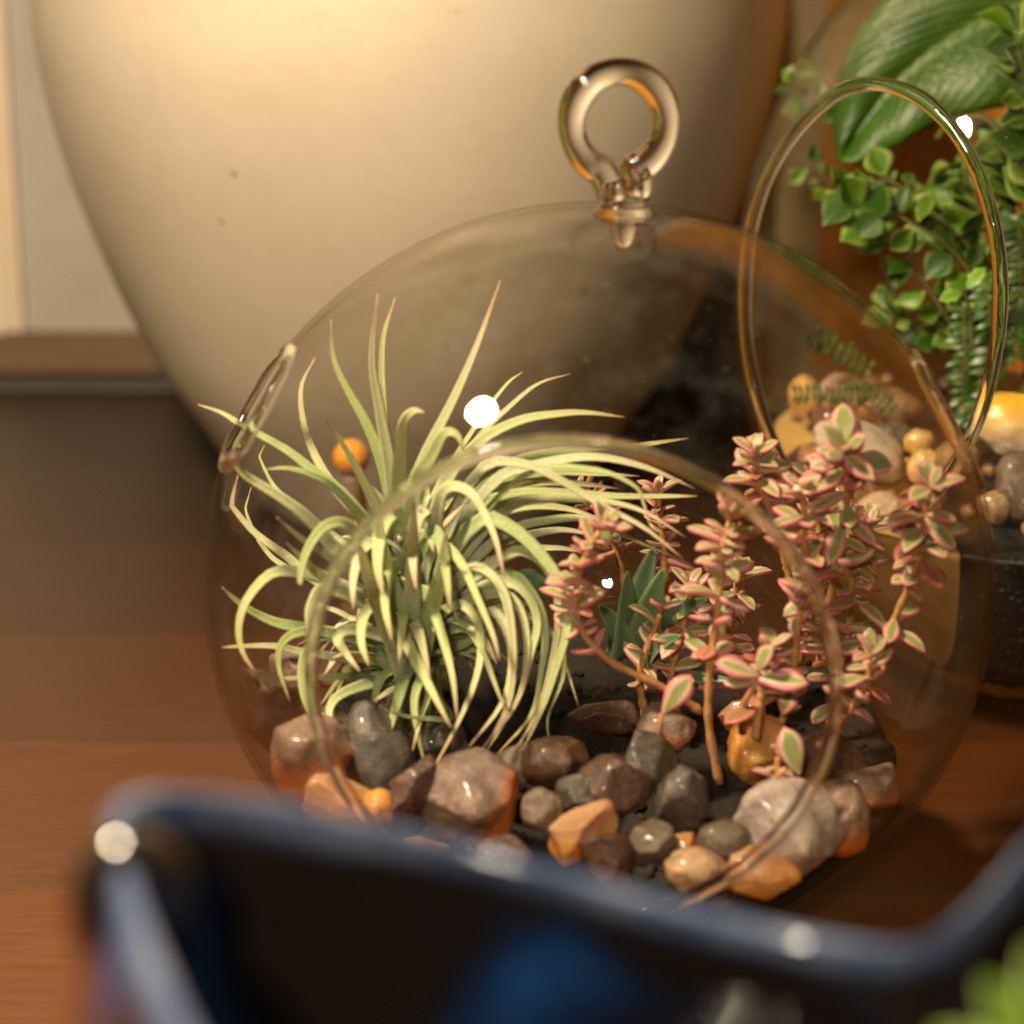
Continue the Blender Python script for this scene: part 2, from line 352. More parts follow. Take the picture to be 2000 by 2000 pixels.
# ------------------------------------------------------------------ the cream vase
prof = [(0.01, .02), (4.9, 0), (5.1, .15), (5.9, 1.3), (6.75, 2.6), (8.1, 4.7), (9.5, 7.8), (10.6, 11), (11.2, 13.7), (11.35, 16), (11.0, 19), (10, 22), (8, 25), (5.8, 27), (4.9, 28.5), (5.2, 30), (5.4, 30.2), (5.3, 30.3), (4.9, 30), (4.5, 28.5), (5.4, 26.6), (10.6, 19), (10.9, 16), (8, 5), (4.5, 1), (.01, .8)]
pp = [Vector((a, 0, b)) for a, b in prof]
sm = spline(pp[2:15], 60); prof2 = [(p.x, p.z) for p in (pp[:2] + sm + pp[15:])]
vz = empty('cream_vase', (-4.7, 30.2, 0))
tag(vz, 'large round cream ceramic vase with small dark specks behind the glass globe', 'vase')
V, F = lathe(prof2, -4.7, 30.2, 128); mk('vase_body', V, F, VASE, vz)

# ------------------------------------------------------------------ glass globe with three openings
GC = Vector((0, 0, 7.3)); GR = 7.5; OB = .957; GSC = Vector((1, 1, OB))
def gd(p): return math.sqrt((p.x - GC.x) ** 2 + (p.y - GC.y) ** 2 + ((p.z - GC.z) / OB) ** 2)
H1 = (Vector((-.107, -.992, .022)).normalized(), math.asin(4.43 / GR))
H2 = (Vector((-.85, -.06, .49)).normalized(), math.asin(1.30 / GR))
H3 = (Vector((.865, -.06, .455)).normalized(), math.asin(1.42 / GR))

def shell(centre, rad, holes, sc=Vector((1, 1, 1)), floor=.06, sub=6, flip=False):
    bm = bmesh.new(); bmesh.ops.create_icosphere(bm, subdivisions=sub, radius=1)
    dead = []
    for f in list(bm.faces):
        for h, a in holes:
            if all(v.co.normalized().dot(h) > math.cos(a) for v in f.verts): dead.append(f); break
    bmesh.ops.delete(bm, geom=dead, context='FACES')
    for v in bm.verts:
        d = v.co.normalized()
        for h, a in holes:
            if d.dot(h) > math.cos(a):
                t = (d - h * d.dot(h)).normalized(); v.co = h * math.cos(a) + t * math.sin(a)
    if flip: bmesh.ops.reverse_faces(bm, faces=bm.faces[:])
    bm.verts.index_update()
    V = []
    for v in bm.verts:
        d = v.co.normalized(); wob = 1 + .004 * noise.noise(d * 2.3)
        p = Vector((d.x * sc.x, d.y * sc.y, d.z * sc.z * (1.10 if d.z < 0 and sc.x < 1 else 1))) * (rad * wob) + centre
        if p.z < floor: p.z = floor
        V.append(p)
    F = [tuple(v.index for v in f.verts) for f in bm.faces]; bm.free()
    return V, F
def double_shell(centre, rad, th, holes, sc=Vector((1, 1, 1)), sub=6):
    V, F = shell(centre, rad, holes, sc, .06, sub); V2, F2 = shell(centre, rad - th, holes, sc, .06 + th, sub, True)
    n = len(V); return V + V2, F + [tuple(i + n for i in f) for f in F2]
def rim_pts(centre, rad, h, a, sc=Vector((1, 1, 1)), n=120, wob=.03):
    u = h.cross(Vector((0, 0, 1))).normalized(); v = u.cross(h)
    out = []
    for k in range(n):
        t = 2 * math.pi * k / n
        d = h * math.cos(a) + (u * math.cos(t) + v * math.sin(t)) * math.sin(a)
        out.append(centre + Vector((d.x * sc.x, d.y * sc.y, d.z * sc.z * (1.10 if d.z < 0 and sc.x < 1 else 1))) * (rad + wob * noise.noise(Vector((math.cos(t) * 2, math.sin(t) * 2, 3)))))
    return out

gt = empty('glass_globe_terrarium', (0, 0, 0))
tag(gt, 'clear blown glass globe terrarium with hanging loop and round front opening', 'terrarium')
V, F = double_shell(GC, GR, .10, [H1, H2, H3], GSC); mk('glass_body', V, F, GLASS, gt)
for (h, a), tr in ((H1, .13), (H2, .12), (H3, .12)):
    P = rim_pts(GC, GR - .05, h, a, GSC)
    V, F = sweep(P, [tr * (1 + .14 * noise.noise(Vector((i * .11, 0, 0)))) for i in range(len(P))], 14, True); mk('opening_rim', V, F, SOLID, gt)
# hanging loop: a rod that rises from the neck, goes round and folds back on itself
DZ = -.31; nk = Vector((.42, 0, 14.72 + DZ)); rc = Vector((.32, 0, 16.30 + DZ))
loop = [nk + Vector((-.22, -.05, .20)), nk + Vector((-.27, -.05, .42))]
for k in range(0, 27):
    t = R(248 - k * 12.3); loop.append(rc + Vector((math.cos(t) * .86, -.04 + .010 * k, math.sin(t) * .92)))
loop += [nk + Vector((.27, .18, .50)), nk + Vector((.24, .05, .22))]
P = spline(loop, 110)
V, F = sweep(P, [.265 + .02 * math.sin(i * .21) for i in range(len(P))], 18); mk('hanging_loop', V, F, SOLID, gt)
V, F = lathe([(a_, z_ + DZ) for a_, z_ in [(.02, 14.55), (.40, 14.54), (.62, 14.64), (.50, 14.74), (.40, 14.84), (.36, 14.95), (.35, 15.08), (.36, 15.24), (.02, 15.30)]], .42, 0, 40)
mk('neck', V, F, SOLID, gt)
V, F = lathe([(a_, z_ + DZ) for a_, z_ in [(.02, 14.0), (.14, 14.05), (.20, 14.18), (.24, 14.34), (.30, 14.50), (.02, 14.53)]], .42, 0, 36)
mk('reflection_nub', V, F, SOLID, gt)  # added nub, shaped after the reflection under the neck

# ------------------------------------------------------------------ soil in the globe
def soil_h(x, y):
    return 2.25 + .20 * (min(y, 3.5) + 5) + .35 * noise.noise(Vector((x * .5, y * .5, 1))) + .12 * noise.noise(Vector((x * 2, y * 2, 5)))
def soil_disc(hf, centre, lim, name, mat, n=70, rng=7.0, bottom=.35, keep=None):
    """mound filled down to the glass; lim(x,y,z) true when inside"""
    V, F = [], []; rings, seg = 26, 128
    def edge(cosa, sina):
        r = rng
        while r > .2 and not lim(centre.x + cosa * r, centre.y + sina * r, hf(centre.x + cosa * r, centre.y + sina * r)): r -= .05
        return r
    for i in range(rings + 1):
        for k in range(seg):
            a = 2 * math.pi * k / seg; e = edge(math.cos(a), math.sin(a)) * i / rings
            x, y = centre.x + math.cos(a) * e, centre.y + math.sin(a) * e
            V.append(Vector((x, y, hf(x, y))))
    for i in range(rings):
        for k in range(seg):
            l = (k + 1) % seg; F.append((i * seg + k, i * seg + l, (i + 1) * seg + l, (i + 1) * seg + k))
    # skirt following the glass down
    last = rings
    top = V[rings * seg:(rings + 1) * seg]
    steps = 24
    for s in range(1, steps + 1):
        for k in range(seg):
            t = top[k]; z = t.z + (bottom - t.z) * s / steps
            a = 2 * math.pi * k / seg; r = rng
            while r > .2 and not lim(centre.x + math.cos(a) * r, centre.y + math.sin(a) * r, z): r -= .05
            r *= 1 - .006 * (noise.noise(Vector((k * .9, s * 1.3, 0))) + .6)
            V.append(Vector((centre.x + math.cos(a) * r, centre.y + math.sin(a) * r, z)))
        for k in range(seg):
            l = (k + 1) % seg; b = (rings + s) * seg; a0 = (rings + s - 1) * seg
            F.append((a0 + k, a0 + l, b + l, b + k))
    return V, F
inG = lambda x, y, z: gd(Vector((x, y, z))) < GR - .20
V, F = soil_disc(soil_h, Vector((0, 0, 0)), inG, 'soil', SOIL)
tag(mk('soil', V, F, SOIL), 'dark damp soil filling the bottom of the globe', 'soil', kind='stuff')

def pebble_mesh(seed, sub=2, cuts=0, rough=.15, freq=1.2, sc=(1, 1, 1), sharp=.8):
    rnd = random.Random(seed); bm = bmesh.new(); bmesh.ops.create_icosphere(bm, subdivisions=sub, radius=1)
    pl = []
    for _ in range(cuts):
        n = Vector((rnd.gauss(0, 1), rnd.gauss(0, 1), rnd.gauss(0, 1))).normalized(); pl.append((n, rnd.uniform(sharp - .12, sharp + .08)))
    off = Vector((seed * 3.1, seed * 1.7, 0)); V = []
    for v in bm.verts:
        p = v.co.copy()
        for n, d in pl:
            e = p.dot(n) - d
            if e > 0: p -= n * e * .97
        q = p * (1 + rough * noise.noise(p * freq + off) + rough * .45 * noise.noise(p * freq * 3.2 + off) + rough * .16 * noise.noise(p * freq * 8 + off))
        V.append(Vector((q.x * sc[0], q.y * sc[1], q.z * sc[2])))
    bm.verts.index_update(); F = [tuple(v.index for v in f.verts) for f in bm.faces]; bm.free()
    return V, F

def scatter_mass(name, label, cat, spots, mat, seed):
    V, F = [], []; rnd = random.Random(seed)
    base = [pebble_mesh(seed + i, 2 if len(spots) < 600 else 1, 8, .3, 1.6, (1, .75, .7)) for i in range(6)]
    for (x, y, z, r) in spots:
        v0, f0 = rnd.choice(base); rot = Matrix.Rotation(rnd.uniform(0, 6.28), 3, 'Z') @ Matrix.Rotation(rnd.uniform(0, 6.28), 3, 'X')
        n = len(V); V += [rot @ v * r + Vector((x, y, z)) for v in v0]; F += [tuple(i + n for i in f) for f in f0]
    return tag(mk(name, V, F, mat), label, cat, kind='stuff')
rnd = random.Random(3); sp = []
while len(sp) < 420:
    x, y = rnd.uniform(-7, 7), rnd.uniform(-6.5, 6.5); z = soil_h(x, y); r = rnd.uniform(.05, .16)
    if gd(Vector((x, y, z))) < GR - .2 - r: sp.append((x, y, z + r * .25, r))
scatter_mass('grit', 'small dark grit scattered over the soil between the stones', 'grit', sp, mat_simple('grit_stone', (.010, .007, .005), (.045, .028, .018), 1.0, .95), 11)

# ------------------------------------------------------------------ stones in the globe
def ray_on_soil(px, py, lift, hf=soil_h, y0=-7.0, y1=7.0):
    Y = y0
    while Y < y1:
        p = at(px, py, Y)
        if p.z < hf(p.x, p.y) + lift: return p
        Y += .05
    return at(px, py, y1)
def stone(name, label, px, py, wpx, hpx, mat, rot=0, cuts=13, seed=None, Y=None, deep=.85, sharp=.70, cat='stone', group=None, sub=4, glob=True, rough=.12):
    stone.n += 1; seed = seed or stone.n * 7 + 1
    p = at(px, py, Y) if Y is not None else ray_on_soil(px, py, hpx / 110 * .22)
    dist = (p - CAM).length; k = dist / FPX; a, b = wpx / 2 * k, hpx / 2 * k
    V, F = pebble_mesh(seed, sub, cuts, rough, 1.3, (a, (a + b) / 2 * deep, b), sharp)
    mx = [max(abs(v[i]) for v in V) for i in range(3)]; V = [Vector((v.x * a / mx[0], v.y, v.z * b / mx[2])) for v in V]
    M = Matrix.Rotation(-R(rot), 3, 'Y'); V = [M @ v for v in V]
    if glob:
        big = max((v.length for v in V)); d = p - GC
        worst = max(gd(p + v) for v in V)
        if worst > GR - .16: p = GC + d * ((d.length - (worst - (GR - .16)) * 1.05) / d.length)
    me_o = mk(name, [v + p for v in V], F, mat, origin=p)
    return tag(me_o, label, cat, group)
stone.n = 0
G = 'stones in the globe'
stone('stone', 'brown glassy stone against the left globe wall, on top of the grey topped orange one', 520, 1400, 150, 200, ST['brown'], 10, Y=-1.2, group=G)
stone('stone', 'pinkish brown stone behind the curled air plant leaf, orange on its right', 580, 1325, 130, 120, ST['grey_orange_r'], -20, Y=.6, group=G)
stone('stone', 'grey topped orange stone at the far left of the pile against the glass', 560, 1500, 170, 190, ST['grey_orange_b'], 0, Y=-2.4, group=G)
stone('stone', 'dark tumbled stone with pale stripes under the air plant', 735, 1475, 150, 230, ST['striped'], 12, cuts=4, Y=-1.6, sharp=.9, group=G)
stone('stone', 'flat peach and orange stone at the lower left beside the blue dish', 640, 1590, 170, 110, ST['orange'], -24, Y=-3.6, group=G)
stone('stone', 'small amber stone touching the dark striped one', 735, 1590, 80, 110, ST['amber'], -15, cuts=4, Y=-3.4, group=G)
stone('stone', 'narrow dark brown stone wedged left of the big grey block', 800, 1555, 100, 180, ST['brown'], -18, Y=-3.2, group=G)
stone('stone', 'big grey block with a bright orange right side below the air plant leaves', 930, 1560, 230, 200, ST['grey_orange_r'], 12, cuts=9, Y=-3.2, sharp=.72, group=G)
stone('stone', 'low brown stone just behind the blue rim under the big grey block', 985, 1665, 120, 70, ST['brown'], 5, Y=-4.4, group=G)
stone('stone', 'peach stone mostly hidden behind the blue rim on the left', 820, 1665, 120, 80, ST['orange'], 0, Y=-4.4, group=G)
stone('stone', 'bright orange wedge shaped stone in the middle front', 1130, 1625, 170, 110, ST['orange'], 30, cuts=8, Y=-4.0, sharp=.70, group=G)
stone('stone', 'brown grey stone at the front leaning on the orange wedge', 1190, 1680, 160, 130, ST['brown'], -38, Y=-4.3, group=G)
stone('stone', 'small rough grey stone right of the orange wedge', 1270, 1650, 105, 110, ST['grey'], -30, Y=-4.0, group=G)
stone('stone', 'dark green grey slate stone with a pale tip under the pink plant', 1330, 1560, 120, 170, ST['dark'], -30, cuts=9, Y=-3.2, group=G)
stone('stone', 'long black stone lying behind the pale tipped slate', 1265, 1490, 150, 120, ST['dark'], -40, cuts=6, Y=-2.0, group=G)
stone('stone', 'brown translucent stone in the shade left of the black one', 1195, 1545, 150, 150, ST['brown'], -45, cuts=6, Y=-2.6, group=G)
stone('stone', 'brown stone with a glowing orange lower edge below the variegated leaf', 1300, 1425, 120, 110, ST['grey_orange_b'], -35, cuts=7, Y=-.8, group=G)
stone('stone', 'small round grey pebble left of the large pale stone', 1415, 1645, 110, 90, ST['grey'], 0, cuts=2, Y=-4.1, sharp=.95, group=G)
stone('stone', 'large pale grey speckled angular stone, biggest on the right side', 1560, 1625, 255, 200, ST['pale'], -24, cuts=9, Y=-4.0, sharp=.66, seed=57, group=G)
stone('stone', 'tan brown rounded stone at the front behind the blue rim', 1360, 1700, 130, 100, ST['tan'], -10, cuts=3, Y=-4.7, sharp=.9, group=G)
stone('stone', 'reddish tan stone directly under the large pale one', 1495, 1725, 150, 100, ST['orange'], -12, cuts=5, Y=-4.7, group=G)
stone('stone', 'orange brown stone behind the large pale one against the right glass', 1700, 1670, 140, 170, ST['grey_orange_b'], -10, cuts=6, Y=-2.8, group=G)
stone('stone', 'dark amber stone half hidden behind the right hand sedum stems', 1490, 1470, 140, 160, ST['amber'], 10, cuts=5, Y=-.8, group=G)
stone('stone', 'small orange stone behind the sedum stems under a pink edged leaf', 1450, 1395, 95, 85, ST['orange'], 20, cuts=5, Y=.6, group=G)
stone('stone', 'brown stone in the shade between air plant and sedum', 1090, 1490, 150, 120, ST['brown'], -10, cuts=6, Y=-1.8, group=G)
stone('stone', 'dull dark stone in the gap right of the big grey block', 1060, 1580, 90, 90, ST['grey'], 15, cuts=6, Y=-3.4, group=G)
stone('stone', 'brown shaded stone at the right back of the globe floor', 1620, 1500, 180, 150, ST['brown'], 15, cuts=6, Y=-.4, group=G)
stone('stone', 'dark stone at the back left below the air plant', 850, 1450, 140, 110, ST['dark'], 15, cuts=6, Y=-.8, group=G)

stone('stone', 'smoky grey stone tucked behind the big grey block under the drooping leaves', 1010, 1500, 120, 90, ST['grey'], 25, Y=-1.6, group=G)
stone('stone', 'dark stone filling the gap above the orange wedge', 1130, 1550, 90, 80, ST['dark'], 0, Y=-2.9, group=G)
stone('stone', 'small amber chip between the grey pebble and the slate', 1340, 1650, 60, 60, ST['amber'], 0, Y=-3.8, group=G)
stone('stone', 'brown stone in the deep shade at the back of the globe', 1180, 1400, 150, 90, ST['brown'], 0, Y=1.2, group=G)
stone('stone', 'reddish brown stone at the far right against the globe wall', 1720, 1560, 120, 110, ST['grey_orange_b'], 10, Y=-1.2, group=G)
stone('stone', 'smoky stone at the far left edge behind the orange stones', 640, 1430, 110, 120, ST['grey'], -10, Y=-.6, group=G)

# ------------------------------------------------------------------ air plant
ap = empty('air_plant', at(800, 1380, .3)); ORIG[ap.name] = at(800, 1380, .3)
tag(ap, 'pale green spiky air plant with long curling leaves inside the globe', 'air plant')
rl = random.Random(21)
def clampG(p, m=.22):
    d = p - GC
    return GC + d * ((GR - m) / gd(p)) if gd(p) > GR - m else p
def air_leaf(P, w0, parent=ap, hint=None, n=22, blunt=.0, clamp=True, name='leaf', mat=None, cupd=.35):
    """P base to tip in world cm; w0 width in cm"""
    pts = spline(P, n)
    if clamp: pts = [clampG(p) for p in pts]
    V, F, UV = [], [], []; hint = (hint or (-FWD + UPV * .4 + RGT * rl.uniform(-.5, .5))).normalized()
    ring = [(-1, .0), (-.55, .16), (0, .22), (.55, .16), (1, .0), (.55, -.10), (0, -.06), (-.55, -.10)]; m = len(ring)
    for i, p in enumerate(pts):
        t = i / (n - 1)
        T = (pts[min(i + 1, n - 1)] - pts[max(i - 1, 0)]).normalized()
        W = T.cross(hint)
        if W.length < .15: W = T.cross(RGT)
        W.normalize(); Nn = W.cross(T)
        prof = (1 - t) ** .62 * (1 + .35 * math.exp(-t * 9)) if not blunt else (1 - t ** 5) ** .6 * (1 - .25 * t)
        wd = max(.012, w0 / 2 * prof)
        cup = cupd * wd
        for (a, b) in ring:
            V.append(p + W * (a * wd) - Nn * (cup * (1 - a * a)) + Nn * (-b * wd * 1.1)); UV.append((t, abs(a)))
    for i in range(n - 1):
        for k in range(m):
            l = (k + 1) % m; F.append((i * m + k, i * m + l, (i + 1) * m + l, (i + 1) * m + k))
    F.append(tuple(range(m))[::-1]); F.append(tuple((n - 1) * m + k for k in range(m)))
    return mk(name, V, F, mat or AIR, parent, uvs=UV)
def traced(tip_first, wpx, dY, Y0=.3, ease=1.0, **kw):
    L = tip_first[::-1]; d = [0]
    for a, b in zip(L, L[1:]): d.append(d[-1] + math.hypot(a[0] - b[0], a[1] - b[1]))
    P = [at(x, y, Y0 + dY * (s / d[-1]) ** ease) for (x, y), s in zip(L, d)]
    return air_leaf(P, wpx * .0098, **kw)
T = traced
B = (800, 1130)
T([(977, 548), (930, 678), (884, 782), (826, 898), (790, 1010), (790, 1120)], 36, .6)
T([(738, 572), (727, 700), (742, 800), (760, 900), (775, 1020), (790, 1130)], 38, .2)
T([(772, 580), (748, 670), (750, 800), (765, 930), (785, 1100)], 24, 1.2)
T([(646, 624), (652, 700), (681, 765), (714, 823), (743, 893), (765, 980), (785, 1110)], 30, .8)
T([(615, 699), (588, 757), (594, 831), (619, 897), (655, 955), (720, 1030), (770, 1130)], 26, 1.5)
T([(636, 819), (673, 873), (714, 947), (750, 1030), (780, 1130)], 30, -.6)
T([(830, 806), (808, 802), (789, 825), (783, 880), (781, 960), (790, 1080)], 38, -.8)
T([(905, 880), (893, 850), (868, 846), (843, 890), (812, 945), (795, 1080)], 38, -1.0)
T([(387, 790), (433, 806), (474, 831), (557, 877), (615, 922), (665, 960), (730, 1040), (775, 1130)], 28, .3, clamp=False)
T([(449, 873), (454, 897), (482, 930), (549, 972), (607, 1017), (660, 1080), (760, 1170)], 32, -1.0)
T([(513, 918), (557, 914), (607, 926), (655, 955), (740, 1050)], 20, -1.0)
T([(418, 914), (445, 976), (495, 1038), (557, 1084), (620, 1135), (760, 1200)], 24, 1.0)
T([(495, 860), (516, 914), (545, 960), (620, 1020), (740, 1110)], 14, 2.2)
T([(474, 947), (482, 1005), (516, 1071), (569, 1113), (740, 1190)], 14, 2.0)
T([(590, 1140), (586, 1133), (598, 1080), (632, 1030), (673, 1022), (705, 1060), (760, 1170)], 32, -2.6)
T([(500, 1315), (474, 1274), (466, 1225), (482, 1171), (528, 1121), (582, 1117), (645, 1135), (770, 1210)], 32, -2.3)
T([(412, 1266), (474, 1262), (536, 1262), (600, 1275), (780, 1300)], 20, -1.0)
T([(433, 1146), (460, 1172), (495, 1196), (540, 1216), (600, 1228), (770, 1260)], 28, -.4)
T([(566, 1370), (545, 1303), (553, 1254), (595, 1233), (660, 1240), (770, 1270)], 28, -2.2)
T([(655, 1500), (632, 1440), (605, 1390), (590, 1330), (600, 1270), (640, 1240), (760, 1260)], 26, -3.0)
T([(612, 1300), (606, 1230), (612, 1180), (650, 1150), (770, 1200)], 40, -3.0)
T([(748, 1165), (738, 1100), (746, 1030), (772, 1000), (800, 1040)], 46, -2.4)
T([(690, 1190), (690, 1130), (706, 1075), (740, 1060), (790, 1120)], 42, -2.5)
T([(812, 1150), (806, 1085), (812, 1020), (826, 1000), (818, 1060)], 44, -2.3)
T([(880, 1190), (872, 1120), (862, 1060), (842, 1040), (815, 1100)], 38, -2.6)
T([(720, 1300), (705, 1250), (712, 1200), (745, 1180), (795, 1230)], 40, -2.7)
T([(840, 1330), (828, 1270), (816, 1225), (800, 1215), (805, 1270)], 40, -2.8)
T([(765, 1250), (752, 1180), (760, 1120), (785, 1100), (805, 1150)], 40, -2.8)
T([(738, 985), (742, 1050), (758, 1130), (785, 1230), (800, 1330)], 66, -1.0, Y0=-.1)
T([(700, 1060), (715, 1110), (745, 1190), (800, 1320)], 56, -1.4, Y0=-.2)
T([(870, 1040), (862, 1110), (840, 1200), (805, 1330)], 60, -1.3, Y0=-.2)
T([(808, 975), (806, 1060), (806, 1170), (805, 1330)], 56, -1.5, Y0=-.2)
T([(985, 1130), (970, 1060), (950, 1010), (921, 963), (880, 950), (855, 985), (845, 1110)], 30, -2.4)
T([(1221, 815), (1150, 806), (1090, 808), (1012, 822), (930, 868), (860, 960), (820, 1100)], 30, .5)
T([(1345, 856), (1240, 870), (1130, 878), (1010, 900), (920, 950), (840, 1090)], 32, 1.2)
T([(1114, 730), (1054, 748), (1004, 786), (930, 860), (850, 980), (815, 1100)], 17, 1.6)
T([(1021, 726), (988, 752), (930, 830), (850, 960), (805, 1100)], 16, 2.0)
for pts, wd, dy in (
    ([(1357, 954), (1259, 912), (1155, 892), (1052, 907), (960, 945), (850, 1110)], 30, -.6),
    ([(1362, 969), (1311, 969), (1207, 969), (1104, 962), (1000, 965), (900, 1010), (830, 1140)], 26, .2),
    ([(1336, 1093), (1259, 1031), (1181, 990), (1104, 943), (1020, 905), (930, 925), (840, 1120)], 24, -1.6),
    ([(1340, 1050), (1259, 1000), (1181, 979), (1078, 974), (980, 1000), (850, 1150)], 24, -.8),
    ([(1274, 1042), (1259, 990), (1238, 948), (1150, 915), (1020, 930), (860, 1100)], 14, -1.4),
    ([(1330, 1093), (1233, 1052), (1155, 1015), (1078, 1015), (980, 1045), (850, 1170)], 22, -.4),
    ([(1210, 955), (1137, 945), (1050, 942), (971, 958), (900, 1000), (830, 1140)], 32, 1.0),
    ([(1190, 1020), (1100, 992), (1012, 992), (940, 1030), (840, 1160)], 30, .6),
    ([(1180, 1050), (1100, 1035), (1020, 1048), (940, 1080), (850, 1190)], 28, .9),
    ([(1160, 1000), (1080, 930), (1000, 925), (920, 965), (840, 1110)], 30, 1.6),
    ([(1250, 930), (1160, 925), (1060, 925), (960, 960), (840, 1130)], 26, 1.4),
    ([(1150, 1080), (1080, 1070), (1000, 1085), (850, 1190)], 24, 1.2),
    ([(1021, 1465), (1062, 1378), (1087, 1303), (1108, 1225), (1100, 1150), (1054, 1080), (992, 1026), (930, 1020), (840, 1130)], 32, -2.6),
    ([(1000, 1475), (1045, 1400), (1075, 1310), (1092, 1200), (1075, 1121), (1033, 1080), (985, 1085), (850, 1180)], 26, -2.2),
    ([(975, 1290), (963, 1241), (930, 1162), (901, 1100), (865, 1066), (835, 1100), (820, 1180)], 28, -3.0),
    ([(960, 1440), (995, 1370), (1003, 1270), (988, 1165), (950, 1117), (909, 1120), (840, 1200)], 34, -2.9),
    ([(940, 1465), (1010, 1370), (1030, 1280), (1021, 1200), (985, 1160), (920, 1170), (840, 1230)], 28, -2.6),
    ([(839, 1515), (897, 1407), (930, 1324), (940, 1254), (925, 1200), (892, 1180), (850, 1210), (820, 1260)], 27, -3.2),
    ([(917, 1457), (980, 1374), (1000, 1290), (985, 1220), (950, 1195), (850, 1240)], 26, -2.8),
    ([(951, 1465), (1013, 1366), (1035, 1283), (1050, 1210), (1020, 1150), (960, 1140), (840, 1200)], 26, -2.4),
    ([(971, 1473), (1038, 1395), (1058, 1303), (1065, 1230), (1040, 1160), (980, 1120), (840, 1180)], 24, -2.0),
    ([(985, 1385), (965, 1330), (942, 1270), (910, 1230), (840, 1240)], 24, -3.0),
    ([(880, 1420), (839, 1341), (800, 1265), (772, 1205), (775, 1165), (800, 1190)], 44, -3.2),
    ([(893, 1405), (885, 1330), (870, 1265), (848, 1195), (828, 1155), (805, 1170), (800, 1220)], 34, -3.3),
    ([(806, 1465), (822, 1400), (838, 1350), (835, 1290), (820, 1270)], 24, -2.5),
    ([(750, 1268), (800, 1272), (860, 1272), (900, 1262), (930, 1240)], 16, -1.0),
    ([(752, 1386), (793, 1399), (840, 1404), (880, 1403), (860, 1370), (810, 1330)], 18, -2.6),
    ([(672, 1435), (644, 1402), (652, 1368), (690, 1345), (770, 1320)], 28, -2.4),
    ([(702, 1310), (673, 1272), (660, 1244), (690, 1230), (790, 1250)], 34, -2.6),
    ([(508, 1328), (586, 1324), (690, 1320), (790, 1320)], 20, -1.6),
    ([(640, 1290), (690, 1285), (740, 1290), (800, 1310)], 34, -1.8),
    ([(730, 1370), (760, 1350), (790, 1335), (810, 1320)], 36, -2.0),
    ([(760, 1230), (765, 1260), (775, 1300), (800, 1320)], 50, -1.5),
    ([(1130, 1380), (1105, 1300), (1080, 1240), (1020, 1210), (860, 1240)], 16, -1.2),
    ([(1075, 1460), (1070, 1400), (1100, 1320), (1090, 1250), (1000, 1190), (860, 1220)], 14, -1.6),
    ([(560, 1060), (600, 1100), (660, 1150), (770, 1220)], 30, -1.4),
    ([(540, 1010), (600, 1060), (680, 1110), (780, 1180)], 26, -1.8),
):
    T(pts, wd, dy)
# inner rosette of shorter leaves round the core
A0, A1 = at(812, 1330, .6), at(795, 1020, .4)
for i in range(115):
    s = rl.random(); b = A0.lerp(A1, s * .8); ph = i * 2.39996; el = R(rl.uniform(5, 35) + 50 * s)
    L = rl.uniform(1.3, 3.1)
    out = Vector((math.cos(ph), math.sin(ph), 0)); d = out * math.cos(el) + Vector((0, 0, 1)) * math.sin(el)
    drop = rl.uniform(.1, 1.9) * (1 - s * .6)
    P = [b, b + d * L * .35, b + d * L * .7 - Vector((0, 0, drop * .35)), b + d * L * .95 - Vector((0, 0, drop * 1.1))]
    P = [p + Vector((rl.uniform(-.12, .12), rl.uniform(-.12, .12), rl.uniform(-.1, .1))) for p in P]
    air_leaf(P, rl.uniform(.18, .42), hint=(Vector((0, 0, 1)) + out * .3 - FWD * .3), n=14)
# small root crown it sits on
V, F = pebble_mesh(5, 3, 0, .3, 2, (.6, .6, .9)); q = at(812, 1340, .6)
mk('root_crown', [v + q for v in V], F, AIR, ap, uvs=[(.1, .2)] * len(V))

# ------------------------------------------------------------------ pink edged sedum
def leaf_mesh(name, mat, L, Wd, th=.10, cup=.15, bend=.15, obov=.62, n=9, pinch=.18, lobed=0, pw=.75):
    """leaf along +X from its base, shared by copies; metres"""
    V, F, UV = [], [], []; m = 7
    for side in (1, -1):
        for i in range(n):
            t = i / (n - 1)
            wv = Wd / 2 * (max(0, math.sin(math.pi * min(1, t ** (math.log(.5) / math.log(obov))))) ** pw) + pinch * Wd / 2 * (1 - t)
            if lobed: wv *= 1 + .16 * math.sin(t * lobed * 6.28)
            for j in range(m):
                a = -1 + 2 * j / (m - 1)
                z = cup * wv * a * a + bend * L * t * t * -1 + side * th / 2 * math.sqrt(max(0, 1 - a * a)) * (1 - .3 * t) * min(1, wv / (Wd * .15) + .2)
                V.append((t * L * S, a * wv * S, z * S)); UV.append((t, abs(a) if 0 < i < n - 1 else 1))
    o = n * m
    for i in range(n - 1):
        for j in range(m - 1):
            a, b, c, d = i * m + j, (i + 1) * m + j, (i + 1) * m + j + 1, i * m + j + 1
            F.append((a, b, c, d)); F.append((o + d, o + c, o + b, o + a))
    me = bpy.data.meshes.new(name); me.from_pydata(V, [], F)
    me.polygons.foreach_set('use_smooth', [True] * len(me.polygons))
    ul = me.uv_layers.new(name='UVMap')
    for lp in me.loops: ul.data[lp.index].uv = UV[lp.vertex_index]
    me.materials.append(mat); bm = bmesh.new(); bm.from_mesh(me); bmesh.ops.remove_doubles(bm, verts=bm.verts[:], dist=1e-6); bm.to_mesh(me); bm.free(); me.update()
    return me
